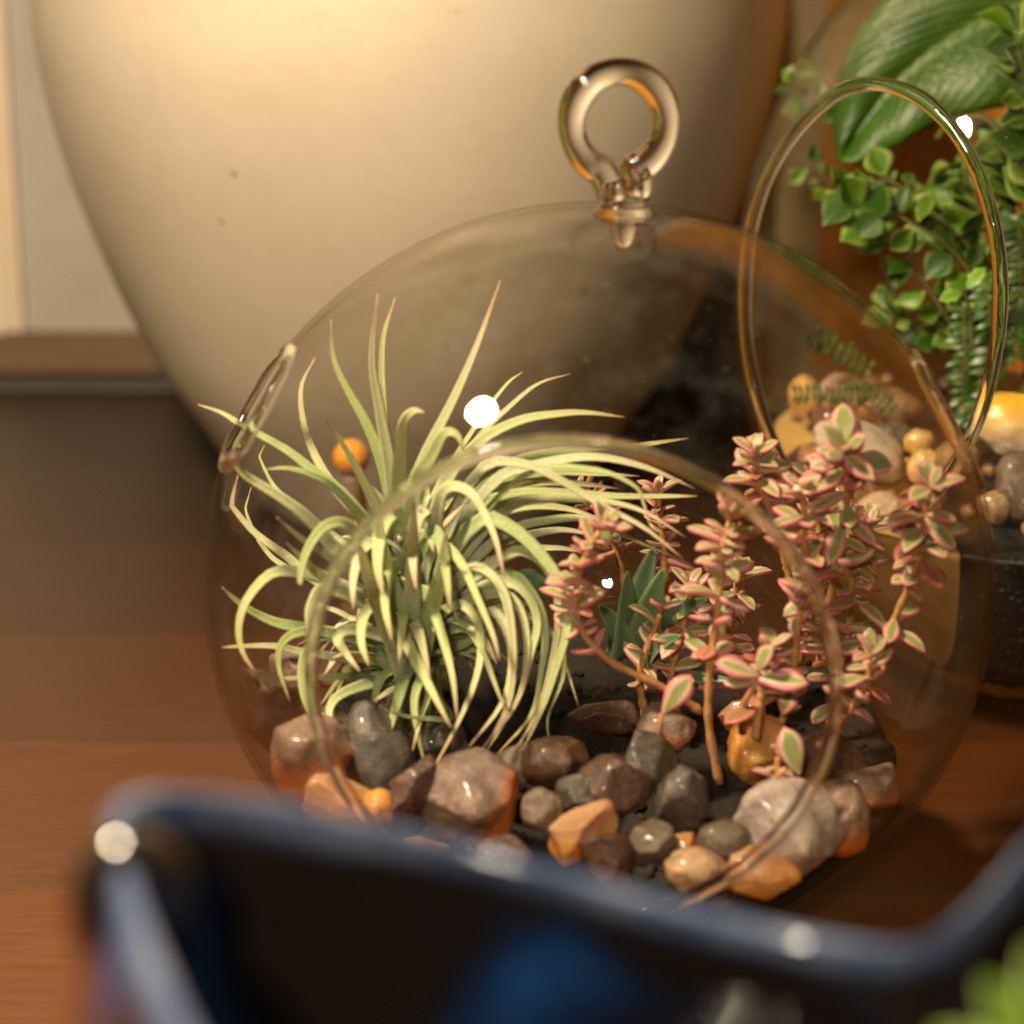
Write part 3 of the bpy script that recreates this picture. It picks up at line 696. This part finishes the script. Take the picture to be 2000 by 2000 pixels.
def put_leaf(me, parent, p, d, nrm, sc=1.0, name='leaf'):
    d = d.normalized(); y = nrm.cross(d)
    if y.length < .05: y = Vector((0, 1, 0)).cross(d)
    y.normalize(); z = d.cross(y)
    o = bpy.data.objects.new(name, me); COL.objects.link(o); o.parent = parent
    M = Matrix((d, y, z)).transposed().to_4x4() @ Matrix.Diagonal((sc, sc, sc, 1)); M.translation = (p - ORIG[parent.name]) * S
    o.matrix_basis = M; return o
SL = [leaf_mesh('sedum_leaf_shape', SEDUM, .80, .42, .17, .30, .10), leaf_mesh('sedum_leaf_shape_b', SEDUM, .70, .36, .18, .10, -.22), leaf_mesh('sedum_leaf_shape_c', SEDUM, .86, .38, .15, .50, .25)]
SLR = leaf_mesh('sedum_leaf_shape_red', SEDUMRED, .75, .42, .10, .2, .1)
rs = random.Random(99)
def sprig(label, trace, Y0, Y1, start=.35, step=.30, size=1.0, top=7, r=.085, branch=None, group='pink edged sedum sprigs'):
    L = trace; P = [at(x, y, Y0 + (Y1 - Y0) * i / (len(L) - 1)) for i, (x, y) in enumerate(L)]
    P = [clampG(p, .35) for p in P]
    root = empty('sedum_sprig', P[0]); tag(root, label, 'sedum', group)
    pts = spline(P, 40); V, F = sweep(pts, [r * (1 - .35 * i / 39) * (1 + .15 * math.sin(i * 1.7)) for i in range(40)], 8); mk('stem', V, F, STEM, root)
    ln = sum((b - a).length for a, b in zip(pts, pts[1:])); cnt = max(2, int(ln * (1 - start) / (step * .80))); ph = rs.uniform(0, 3)
    for k in range(cnt):
        t = start + (1 - start) * k / cnt; t = min(.98, max(0, t + rs.uniform(-.02, .02))); p = pts[int(t * 39)]; T_ = (pts[min(39, int(t * 39) + 1)] - pts[max(0, int(t * 39) - 1)]).normalized()
        a = T_.cross(RGT).normalized(); b = T_.cross(a); ph += 1.571 + rs.uniform(-.4, .4)
        nn = 2 if t < .6 else 3
        for q in range(nn):
            an = ph + q * 6.283 / nn + rs.uniform(-.6, .6); out = a * math.cos(an) + b * math.sin(an)
            d = out + T_ * rs.uniform(.1, .6) + Vector((rs.uniform(-.3, .3), rs.uniform(-.3, .3), rs.uniform(-.5, .45)))
            sc = size * rs.uniform(.50, 1.12) * (1 - .15 * t)
            if rs.random() < .16: continue
            if gd(p + d.normalized() * .8 * sc) > GR - .2: continue
            put_leaf(SLR if rs.random() < .16 else rs.choice(SL), root, p, d, T_ * 1.0 + out * rs.uniform(-.3, .4), sc)
    tip = pts[-1]; T_ = (pts[-1] - pts[-4]).normalized(); a = T_.cross(RGT).normalized(); b = T_.cross(a)
    for q in range(top):
        an = q * 2.4; out = a * math.cos(an) + b * math.sin(an); up = .35 + 1.3 * q / top
        d = out + T_ * up
        sc = size * (.85 - .45 * q / top)
        if gd(tip + d.normalized() * .8 * sc) > GR - .2: continue
        put_leaf(rs.choice(SL), root, tip + T_ * (.05 + .15 * q / top), d, T_ - out * .3, sc)
    return root
sprig('sedum sprig leaning left towards the air plant on a bare diagonal brown stem', [(1370, 1390), (1290, 1340), (1190, 1290), (1130, 1220), (1125, 1150), (1145, 1080), (1170, 1040)], -1.0, -1.6, .42, .24, 1.0)
sprig('upright sedum sprig left of the right hand group, behind the round opening edge', [(1405, 1530), (1385, 1420), (1385, 1330), (1395, 1240), (1408, 1140), (1412, 1070), (1425, 1020)], -1.5, -1.8, .40, .26, 1.0)
sprig('tall central sedum sprig on an orange stem crossed by the rim of the opening', [(1500, 1440), (1530, 1400), (1548, 1320), (1560, 1210), (1575, 1110), (1572, 1040), (1570, 975)], -.8, -1.0, .20, .27, 1.05)
sprig('tallest sedum sprig at the back with blurred green and pink leaves', [(1600, 1300), (1620, 1180), (1640, 1060), (1655, 970), (1650, 910), (1650, 880)], 1.0, -1.8, .35, .30, 1.25, top=5)
sprig('right hand sedum sprig closest to the glass wall', [(1690, 1370), (1720, 1270), (1760, 1180), (1795, 1090), (1805, 1010), (1815, 965)], -.5, -1.6, .25, .28, 1.1, top=6)
sprig('sedum sprig with a pink looped top beside the second terrarium rim', [(1560, 1250), (1540, 1120), (1510, 1010), (1480, 940), (1475, 900)], .5, .0, .45, .26, .95)
sprig('short sedum sprig with two broad cream green leaves near the stones', [(1475, 1440), (1485, 1370), (1490, 1320), (1500, 1280)], -2.0, -2.2, .30, .30, 1.1, top=3)
sprig('small sedum sprig with one big pale leaf above the pale stone', [(1505, 1570), (1515, 1520), (1520, 1480)], -3.0, -3.0, .5, .40, .6, top=2)
sprig('low red leaved sedum sprig hidden behind the left stem', [(1260, 1400), (1250, 1320), (1270, 1250), (1290, 1200)], .8, .6, .30, .32, 1.0, top=4)
sprig('sedum sprig peeping over the air plant leaves with pink tips', [(1230, 1200), (1210, 1100), (1180, 1010), (1150, 970)], 2.2, 2.4, .45, .26, .9)
sprig('sedum sprig showing pink rosettes behind the long air plant tips', [(1310, 1250), (1300, 1150), (1295, 1050), (1285, 975)], 2.2, 2.2, .45, .26, .9)
sprig('bushy sedum sprig filling the middle of the right hand group', [(1620, 1420), (1640, 1320), (1660, 1210), (1665, 1120), (1690, 1040)], 1.2, .8, .30, .26, 1.1)
sprig('sedum sprig low at the right with drooping green leaves', [(1600, 1460), (1650, 1400), (1690, 1340), (1700, 1290)], -1.5, -2.0, .30, .32, 1.0, top=4)
sprig('dense sedum sprig in the shade at the back centre of the globe', [(1450, 1420), (1440, 1320), (1425, 1230), (1440, 1140)], 1.6, 1.4, .20, .28, 1.1)
sprig('sedum sprig spreading just right of the opening rim', [(1640, 1450), (1630, 1340), (1610, 1240), (1600, 1150)], .2, -.6, .25, .28, 1.1)
sprig('dark stemmed sedum sprig crossing behind the blade leaves', [(1330, 1420), (1310, 1330), (1330, 1240), (1345, 1160)], 1.0, .6, .25, .30, 1.0)
sprig('sedum sprig right behind the tallest one with small crowded leaves', [(1560, 1300), (1590, 1160), (1600, 1040), (1590, 950)], 2.0, 1.6, .35, .28, 1.1)
# single signature leaves turned to the camera
one = empty('sedum_sprig', at(1300, 1400, -2.4)); tag(one, 'short sedum shoot with a single upright pale green leaf edged in pink', 'sedum', 'pink edged sedum sprigs')
V, F = sweep([at(1300, 1470, -1.8), at(1290, 1430, -2.2), at(1292, 1395, -2.4)], [.06, .05, .04], 8); mk('stem', V, F, STEM, one)
put_leaf(SL[0], one, at(1295, 1392, -2.4), at(1345, 1325, -2.4) - at(1295, 1392, -2.4), -FWD, 1.1)
two = empty('sedum_sprig', at(1510, 1560, -3.2)); tag(two, 'sedum shoot at the foot of the pale stone holding one round pale leaf', 'sedum', 'pink edged sedum sprigs')
V, F = sweep([at(1505, 1570, -3.0), at(1512, 1520, -3.1), at(1535, 1500, -3.2)], [.06, .05, .04], 8); mk('stem', V, F, STEM, two)
put_leaf(SL[0], two, at(1560, 1510, -3.2), at(1535, 1430, -3.2) - at(1560, 1510, -3.2), -FWD, 1.15)
thr = empty('sedum_sprig', at(1440, 1320, -2.6)); tag(thr, 'sedum shoot with three flat cream and green leaves lying sideways above the stones', 'sedum', 'pink edged sedum sprigs')
V, F = sweep([at(1450, 1430, -1.6), at(1455, 1370, -2.2), at(1480, 1330, -2.6)], [.08, .07, .05], 8); mk('stem', V, F, STEM, thr)
for (x0, y0, x1, y1, s_) in ((1480, 1330, 1580, 1330, 1.15), (1480, 1325, 1390, 1285, 1.1), (1480, 1310, 1500, 1270, .8), (1470, 1335, 1400, 1330, .7)):
    a = at(x0, y0, -2.7); b = at(x1, y1, -2.9); put_leaf(SL[0], thr, a, b - a, UPV * .8 - FWD, s_)

# fleshy blue green succulent between the two
su = empty('blade_succulent', at(1250, 1300, 1.2)); tag(su, 'fleshy blue green succulent with pointed leaves between air plant and sedum', 'succulent')
for tip, base, wd, dy in (((1278, 1065), (1230, 1290), 60, -.3), ((1298, 1108), (1250, 1290), 55, -.9), ((1225, 1115), (1225, 1290), 50, -.6), ((1385, 1168), (1260, 1250), 44, -1.0), ((1170, 1180), (1225, 1290), 46, -.5), ((1440, 1330), (1300, 1330), 30, -.8), ((1010, 1115), (1060, 1170), 60, .2), ((1330, 1240), (1250, 1300), 40, -1.2)):
    mid = ((tip[0] + base[0]) / 2 + (base[0] - tip[0]) * .12, (tip[1] + base[1]) / 2 - 8)
    P = [at(*base, 1.2), at(*mid, 1.2 + dy * .6), at(*tip, 1.2 + dy)]
    air_leaf(P, wd * .0145, parent=su, mat=BLADE, n=14, cupd=.25)

# ------------------------------------------------------------------ second terrarium behind on the right
C2 = Vector((11.17, 13.17, 10.25)); SC2 = Vector((7.39, 7.39, 9.30)) / 9.30; R2 = 9.30
hn = Vector((math.cos(.074) * math.sin(-.879), -math.cos(.074) * math.cos(-.879), math.sin(.074))); HB = (hn, .540)
g2 = empty('tall_glass_terrarium', (C2.x, C2.y, 0))
tag(g2, 'tall clear glass terrarium with a wide side opening, cropped at the right edge', 'terrarium')
V, F = double_shell(C2, R2, .12, [HB], SC2); mk('glass_body', V, F, GLASS, g2)
P = rim_pts(C2, R2 - .04, HB[0], HB[1], SC2, 140, .10)
V, F = sweep(P, [.17 * (1 + .15 * noise.noise(Vector((i * .13, 4, 0)))) for i in range(len(P))], 14, True); mk('opening_rim', V, F, SOLID, g2)
def bed2(x, y): return 5.9 + .12 * (y - 12) + .25 * noise.noise(Vector((x * .6, y * .6, 9)))
def in2(x, y, z, m=.30):
    d = Vector((x, y, z)) - C2; return (d.x / (7.39 - m)) ** 2 + (d.y / (7.39 - m)) ** 2 + (d.z / ((10.2 if d.z < 0 else 9.3) - m)) ** 2 < 1
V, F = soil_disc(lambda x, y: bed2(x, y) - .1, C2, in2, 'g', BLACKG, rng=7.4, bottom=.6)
# split: globe glass reflection as tan colour on the left, black gravel on the right
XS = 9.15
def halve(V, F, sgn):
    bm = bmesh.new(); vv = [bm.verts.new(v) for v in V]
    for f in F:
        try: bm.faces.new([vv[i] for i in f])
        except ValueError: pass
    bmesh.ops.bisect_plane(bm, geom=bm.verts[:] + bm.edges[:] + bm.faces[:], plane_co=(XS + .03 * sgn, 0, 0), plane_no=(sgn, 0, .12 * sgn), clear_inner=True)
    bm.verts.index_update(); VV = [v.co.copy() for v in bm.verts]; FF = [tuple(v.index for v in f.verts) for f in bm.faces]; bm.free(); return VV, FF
VV, FF = halve(V, F, -1); tag(mk('reflection_fill', VV, FF, REFLFILL), 'tan orange fill of the tall terrarium, globe glass reflection put into its colour', 'reflection_fill', kind='stuff')
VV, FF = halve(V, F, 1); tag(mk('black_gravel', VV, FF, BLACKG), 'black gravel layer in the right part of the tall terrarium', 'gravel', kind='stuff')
rnd = random.Random(8); sp = []
while len(sp) < 1500:
    a = rnd.uniform(0, 6.283); z = rnd.uniform(.7, 5.2); r = rnd.uniform(.10, .24)
    e = math.sqrt(max(0, 1 - ((z - C2.z) / 9.9) ** 2)) * 7.05 - r * .6
    x, y = C2.x + math.cos(a) * e, C2.y + math.sin(a) * e
    if x > XS - .1 and y < 16: sp.append((x, y, z, r))
scatter_mass('gravel_pieces', 'black gravel pieces pressed against the glass of the tall terrarium', 'gravel', sp, BLACKG, 31)
G2 = 'pebbles in the tall terrarium'
def peb(label, px, py, wpx, hpx, mat, rot, Y, cuts=0, **kw):
    return stone('pebble', label, px, py, wpx, hpx, ST[mat], rot, cuts=cuts, Y=Y, glob=False, cat='pebble', group=G2, rough=.14, deep=.8, **kw)
peb('large smooth cream pebble lying at a slant behind the pink sedum tips', 1680, 880, 200, 115, 'cream', -28, 11.4)
peb('small orange tan pebble at the back left of the tall terrarium', 1573, 775, 70, 90, 'orangepeb', 20, 15)
peb('pale pink oval pebble at the back beside the small orange one', 1650, 765, 105, 75, 'pink', -10, 15.2)
peb('flat red brown pebble behind the large cream one', 1650, 825, 150, 60, 'red', -12, 13.6)
peb('dull green grey flat pebble right of the large cream one', 1745, 860, 90, 80, 'grey', -25, 12.2)
peb('small orange pebble above another orange one beside the grey pebble', 1795, 865, 62, 60, 'orangepeb', 10, 11.2)
peb('lower light orange pebble near the right wall of the globe', 1810, 915, 80, 80, 'orangepeb', 40, 10.6)
peb('big glossy yellow and white pebble at the right edge of the photo', 1990, 830, 190, 130, 'yellow', -8, 10.4)
peb('grey brown angular pebble under the glossy yellow one', 2000, 955, 120, 150, 'grey', 10, 9.4, 5)
peb('small tan pebble squeezed left of the grey brown one', 1945, 985, 70, 80, 'tan', 15, 9.2, 3)
peb('tan rounded pebble just right of the globe outline', 1870, 900, 90, 90, 'tan', -10, 10.2)
peb('brown pebble under the large cream one', 1580, 905, 110, 80, 'red', 12, 12.4)
peb('tan brown pebble low among the sedum leaves', 1660, 965, 120, 80, 'tan', -5, 10.8)
peb('dull brown pebble at the back of the pebble bed', 1740, 790, 130, 70, 'tan', -15, 15)
peb('pink brown pebble right of the back pebbles', 1720, 1000, 110, 80, 'pink', 5, 9.6)
peb('dark pebble between globe wall and yellow pebble', 1800, 990, 110, 90, 'red', 8, 9.4)
peb('small light brown pebble at the lower left of the bed', 1550, 960, 80, 60, 'tan', 0, 11.4)
rnd = random.Random(77); sp = []
while len(sp) < 110:
    x, y = rnd.uniform(4.5, 18), rnd.uniform(6, 20); z = bed2(x, y); r = rnd.uniform(.15, .42)
    if in2(x, y, z, .3 + r): sp.append((x, y, z, r))
scatter_mass('small_pebbles', 'small brown pebbles covering the soil of the tall terrarium', 'pebbles', sp, mat_simple('small_pebble_stone', (.16, .08, .04), (.42, .26, .13), .6, .3), 47)

# big glossy leaf
bl = empty('large_leaf_plant', at(2000, 700, 16)); tag(bl, 'plant with one large glossy dark green leaf in the tall terrarium', 'houseplant')
left = [(2090, -160), (1900, -150), (1780, -70), (1700, 30), (1655, 110), (1636, 190), (1632, 250), (1636, 311)]
mid = [(2090, -20), (1990, 10), (1900, 50), (1820, 100), (1750, 160), (1700, 220), (1662, 270), (1636, 311)]
right = [(2130, 150), (2060, 190), (1980, 205), (1900, 218), (1830, 240), (1760, 275), (1700, 318), (1636, 311)]
m3 = lambda L, f: spline([at(x, y, f(i)) for i, (x, y) in enumerate(L)], 40)
LA = m3(left, lambda i: 18.4 - .12 * i); MI = m3(mid, lambda i: 17.4 + .02 * i); RA = m3(right, lambda i: 16.2 + .10 * i)
V, F, UV = [], [], []; nc = 17
for i in range(40):
    for j in range(nc):
        s = j / (nc - 1) * 2 - 1; e = LA[i] if s < 0 else RA[i]; q = abs(s)
        p = MI[i].lerp(e, q); p = p + Vector((0, -.35 * math.sin(q * math.pi) + .10 * math.sin(i * .55 - q * 4) * q, 0))
        V.append(p); UV.append((i / 39, q))
for i in range(39):
    for j in range(nc - 1): a = i * nc + j; F.append((a, a + 1, a + nc + 1, a + nc))
lf = mk('leaf', V, F, BIGLEAF, bl, uvs=UV); md = lf.modifiers.new('thickness', 'SOLIDIFY'); md.thickness = .05 * S
V, F = sweep(spline([at(2000, 800, 15.5), at(2040, 500, 16.5), at(2100, 200, 17), MI[0]], 30), [.14] * 30, 10); mk('stem', V, F, GSTEM, bl)
V, F = sweep([p + Vector((0, -.03, 0)) for p in MI], [.07 * (1 - i / 48) for i in range(40)], 8); mk('midrib', V, F, GREENLEAF, bl, uvs=[(.5, .5)] * len(V))
V, F = sweep(spline([at(2060, 420, 15.5), at(1990, 330, 15.2), at(1930, 235, 15.4), at(1860, 240, 15.8), at(1830, 270, 16)], 26), [.09] * 26, 8); mk('side_stem', V, F, GSTEM, bl)

# leafy vines, lime shoot, ferns
VL = [leaf_mesh('vine_leaf_shape', GREENLEAF, .78, .72, .03, .5, .15, .52, pw=1.1), leaf_mesh('vine_leaf_shape_b', GREENLEAF, .66, .66, .03, -.4, .25, .40, pw=1.3), leaf_mesh('vine_leaf_shape_c', GREENLEAF, .80, .56, .03, .8, -.1, .62, pw=1.0), leaf_mesh('vine_leaf_shape_d', GREENDARK, .74, .66, .03, .5, .2, .5, pw=1.2)]
LL = [leaf_mesh('lime_leaf_shape', LIME, 1.0, .55, .03, .25, .3, .55, 15, lobed=3)]
FL = leaf_mesh('frond_leaflet_shape', FERN, .42, .17, .03, .2, .3, .35, 6)
rv = random.Random(5)
def vine(label, trace, Y0, Y1, step=.50, size=.85, meshes=VL, cat='vine', name='leafy_vine', start=.1, group='leafy vines in the tall terrarium', r=.05, flat=False):
    P = [at(x, y, Y0 + (Y1 - Y0) * i / (len(trace) - 1)) for i, (x, y) in enumerate(trace)]
    root = empty(name, P[0]); tag(root, label, cat, group); pts = spline(P, 50)
    V, F = sweep(pts, [r * (1 - .4 * i / 49) for i in range(50)], 6); mk('stem', V, F, GSTEM, root)
    ln = sum((b - a).length for a, b in zip(pts, pts[1:])); cnt = int(ln * (1 - start) / step)
    for k in range(cnt + 1):
        t = start + (1 - start) * k / max(1, cnt); i = min(48, int(t * 49)); T_ = (pts[i + 1] - pts[i]).normalized()
        sidev = T_.cross(-FWD).normalized()
        for s_ in (1, -1):
            if flat: d = sidev * s_ + T_ * rv.uniform(0, .5) + FWD * rv.uniform(-.3, .3); nr = -FWD + Vector((rv.uniform(-.2, .2), 0, rv.uniform(0, .5)))
            else:
                if rv.random() < .15: continue
                d = sidev * s_ * rv.uniform(.5, 1) + T_ * rv.uniform(.2, .8) + Vector((rv.uniform(-.4, .4), rv.uniform(-.6, .3), rv.uniform(-.5, .3)))
                nr = -FWD + Vector((rv.uniform(-.8, .8), rv.uniform(-.4, .4), rv.uniform(-.1, 1.0)))
            put_leaf(rv.choice(meshes), root, pts[i] + d.normalized() * (.03 if flat else .12), d, nr, size * (rv.uniform(.65, 1.15) if flat else rv.uniform(.5, 1.3)))
    return root
vine('highest vine stem with small green leaves just under the large leaf', [(1990, 600), (1890, 480), (1800, 395), (1750, 360), (1710, 345)], 14.5, 15.5)
vine('vine stem reaching farthest left with rounded bright leaves', [(1960, 640), (1870, 500), (1770, 430), (1690, 395), (1625, 372)], 13.5, 15, size=1.1)
vine('vine stem whose pale leaves hang in front of the orange cabinet', [(1900, 700), (1830, 590), (1770, 500), (1730, 455), (1680, 420)], 14, 14.6, size=1.1)
vine('thin vine stem curving down to the left with few brown leaves', [(1850, 690), (1780, 620), (1730, 540), (1715, 480)], 14.6, 15, .6, .8)
vine('dense dark vine in the middle of the tall terrarium', [(1960, 700), (1900, 560), (1870, 440), (1820, 370)], 15.5, 16.5, .3, 1.1)
vine('dense vine close to the right opening rim', [(2000, 700), (1960, 560), (1920, 430), (1880, 330)], 15, 16, .3, 1.2)
vine('vine rising to the right of the large leaf tip', [(2040, 700), (2010, 520), (1990, 380), (1975, 260)], 15, 15.5, .3, 1.2)
vine('vine at the extreme right edge of the photo', [(2070, 650), (2050, 450), (2020, 250), (1990, 60)], 14, 14.5, .35, 1.3)
vine('low vine creeping over the dark soil behind the pebbles', [(2000, 700), (1900, 660), (1830, 640), (1760, 625), (1730, 610)], 15.5, 16, .35, .8)
vine('blurred small leaved twig beside the pale cabinet edge', [(1640, 400), (1620, 360), (1580, 320), (1545, 290)], 19, 19.5, .35, .6)
vine('blurred twig above the top of the opening rim', [(1660, 230), (1620, 150), (1570, 165), (1540, 190)], 19, 20, .40, .7)
vine('bright lime green lobed shoot beside the opening rim', [(1900, 680), (1895, 620), (1885, 575), (1880, 565)], 12.0, 11.8, .5, .95, LL, 'plant', 'lime_shoot', .75, None)
vine('dark fern frond hanging down beside the right rim with glossy leaflets', [(1925, 560), (1935, 640), (1935, 720), (1925, 800), (1915, 860)], 12.8, 12.0, .17, 1.15, [FL], 'fern', 'fern_frond', .0, 'fern fronds', .03, True)
vine('second dark fern frond close behind the hanging one', [(1880, 600), (1885, 680), (1880, 760), (1890, 830)], 13.2, 12.6, .17, 1.0, [FL], 'fern', 'fern_frond', .0, 'fern fronds', .03, True)
vine('fern frond to the right of the rim against the dark background', [(1990, 420), (1995, 520), (1985, 620), (1985, 700)], 13.2, 12.6, .18, 1.3, [FL], 'fern', 'fern_frond', .0, 'fern fronds', .03, True)
vine('thin dark fern frond lying across the pebbles', [(1745, 800), (1700, 770), (1650, 772), (1600, 768), (1550, 770)], 12.2, 13.0, .16, .6, [FL], 'fern', 'fern_frond', .0, 'fern fronds', .03, True)
vine('short green frond seen through the upper right wall of the globe', [(1700, 720), (1660, 700), (1620, 670), (1590, 650)], 14, 14, .2, .9, [FL], 'fern', 'fern_frond', .0, 'fern fronds', .03, True)
# ------------------------------------------------------------------ small orange ball behind the air plant
V, F = pebble_mesh(3, 4, 0, .06, 1, (.75, .75, .75)); q = at(686, 893, 14)
ob = empty('orange_pebble_stack', (q.x, q.y, 0)); 
V0, F0 = lathe([(.02, 0), (1.1, 0), (1.2, .12), (.35, .35), (.36, .8), (.34, q.z - .6), (.3, q.z - .45), (.02, q.z - .4)], q.x, q.y, 32)
mk('stand', V0, F0, RAIL, ob); mk('ball', [v * .62 + q for v in V], F, ST['hotball'], ob)
ob.name = 'orange_knob_stand'; ORIG[ob.name] = ORIG.get('orange_pebble_stack', Vector((q.x, q.y, 0)))
tag(ob, 'small orange ball on a thin dark stand seen behind the air plant', 'ornament')

# ------------------------------------------------------------------ blue glazed dish in the foreground
def mat_glaze():
    m, nt, out = new_mat('blue_glaze')
    uv = nt.nodes.new('ShaderNodeUVMap'); sx = nt.nodes.new('ShaderNodeSeparateXYZ'); nt.links.new(uv.outputs[0], sx.inputs[0])
    v = coords(nt); n = noise_tex(nt, v, .42, 2, .4); n2 = noise_tex(nt, v, 1.1, 5, .65)
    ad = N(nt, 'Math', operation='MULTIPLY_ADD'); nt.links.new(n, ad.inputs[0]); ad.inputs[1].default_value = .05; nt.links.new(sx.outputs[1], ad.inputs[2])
    body = ramp(nt, n, [(.50, (.020, .014, .012)), (.60, (.014, .028, .08)), (.72, (.022, .09, .30))]).outputs[0]  # blue patches are inner wall glints put into the glaze colour
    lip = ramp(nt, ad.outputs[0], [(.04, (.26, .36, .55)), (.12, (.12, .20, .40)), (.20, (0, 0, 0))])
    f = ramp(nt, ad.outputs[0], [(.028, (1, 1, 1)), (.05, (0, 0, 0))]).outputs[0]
    c = mixc(nt, f, body, ramp(nt, n2, [(.3, (.03, .06, .17)), (.7, (.24, .29, .41))]).outputs[0])  # pale lip: thinning glaze, with the rim reflections put in as colour
    principled(nt, out, c, .12, bump(nt, n, .15, .1), Coat_Weight=1.0, Coat_Roughness=.02); return m
GLAZE = mat_glaze()
def cp(px, py, dep):
    dep *= .86
    d = FWD + RGT * ((px - 1000) / FPX) + UPV * ((1000 - py) / FPX); return CAM + d * dep
rimc = [cp(228, 1575, 26.5), cp(420, 1568, 27.3), cp(700, 1615, 27.8), (cp(1000, 1690, 27.8)), cp(1350, 1780, 27.4), cp(1650, 1845, 27.0), cp(1810, 1855, 27.0), cp(1930, 1770, 27.6), cp(2080, 1600, 28.6), cp(2230, 1560, 28.4),
        cp(2330, 1750, 26), cp(2280, 2080, 23), cp(2000, 2380, 20.5), cp(1500, 2560, 19.3), cp(1000, 2560, 19.3), cp(620, 2420, 20), cp(400, 2160, 21.5), cp(275, 1900, 23.4), cp(215, 1700, 25.2)]
m_ = len(rimc); RIM = []
for i in range(m_):
    a, b, c, d = (rimc[(i + k - 1) % m_] for k in range(4))
    for s in range(6):
        t = s / 6; RIM.append(0.5 * ((2 * b) + (c - a) * t + (2 * a - 5 * b + 4 * c - d) * t * t + (3 * b - a - 3 * c + d) * t ** 3))
cen = sum(RIM, Vector((0, 0, 0))) / len(RIM); bc = Vector((cen.x + .3, cen.y + .4, 0)); n_ = len(RIM)
lev = []                                    # (side, s)
def wall(p, s, inset, base_r):
    d = Vector((p.x - bc.x, p.y - bc.y, 0)); un = d.normalized(); tgt = bc + un * (base_r - 0)
    z0 = .45 if inset else 0.02; k = s ** 1.6
    q = Vector((p.x - un.x * inset, p.y - un.y * inset, 0)).lerp(Vector((tgt.x, tgt.y, 0)), k)
    q.z = p.z + (z0 - p.z) * s; q += un * (.9 * math.sin(math.pi * min(1, s * 1.5))); return q
V, F, UV = [], [], []
prof_l = [('o', s / 12) for s in range(12, 0, -1)] + [('l', 0), ('l', 1), ('l', 2), ('l', 3), ('l', 4)] + [('i', s / 12) for s in range(1, 13)]
for kind, s in prof_l:
    for p in RIM:
        un = Vector((p.x - bc.x, p.y - bc.y, 0)).normalized()
        if kind == 'o': q = wall(p, s, 0, 3.2); v_ = s
        elif kind == 'i': q = wall(p, s, .24, 2.8); v_ = s
        else:
            a = s / 4 * math.pi; q = p - un * (.12 - .12 * math.cos(a)) + Vector((0, 0, .12 * math.sin(a))); v_ = 0
        V.append(q); UV.append((0, v_))
for i in range(len(prof_l) - 1):
    for k in range(n_):
        l = (k + 1) % n_; F.append((i * n_ + k, i * n_ + l, (i + 1) * n_ + l, (i + 1) * n_ + k))
F.append(tuple(range(n_))[::-1]); F.append(tuple((len(prof_l) - 1) * n_ + k for k in range(n_)))
bd = empty('blue_glazed_dish', (bc.x, bc.y, 0)); tag(bd, 'dark blue glazed ceramic dish with a wavy rim, out of focus in the foreground', 'dish')
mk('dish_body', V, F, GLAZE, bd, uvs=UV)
V, F = pebble_mesh(2, 4, 0, .03); q = cp(262, 1775, 25.6); mk('glint_knob', [Vector((v.x * .62, v.y * .62, v.z * .80)) + q for v in V], F, GLAZE, bd, uvs=[(0, .6)] * len(V))  # added knob, there to catch the bulb as a bright glint
# leaves of a plant in the dish, bottom right corner
dp = empty('dish_plant', cp(2050, 2150, 23)); tag(dp, 'out of focus yellow green leaves at the lower right corner in front', 'plant')
DL = leaf_mesh('dish_leaf_shape', GREENLEAF, 2.0, .8, .05, .3, .2, .5, 12)
for (x, y, d_, x1, y1, s_) in ((2100, 2180, 23, 1990, 1985, .9), (2120, 2180, 23, 2060, 1940, 1.0), (2090, 2200, 22.6, 1960, 2090, .9)):
    a = cp(x, y, d_); b = cp(x1, y1, d_ + .3); put_leaf(DL, dp, a, b - a, -FWD + UPV, s_ * .75)
V, F = sweep(spline([Vector((bc.x + 3, bc.y + 1, .5)), cp(2100, 2400, 23), cp(2060, 2150, 23)], 16), [.15] * 16, 8); mk('stem', V, F, GSTEM, dp)
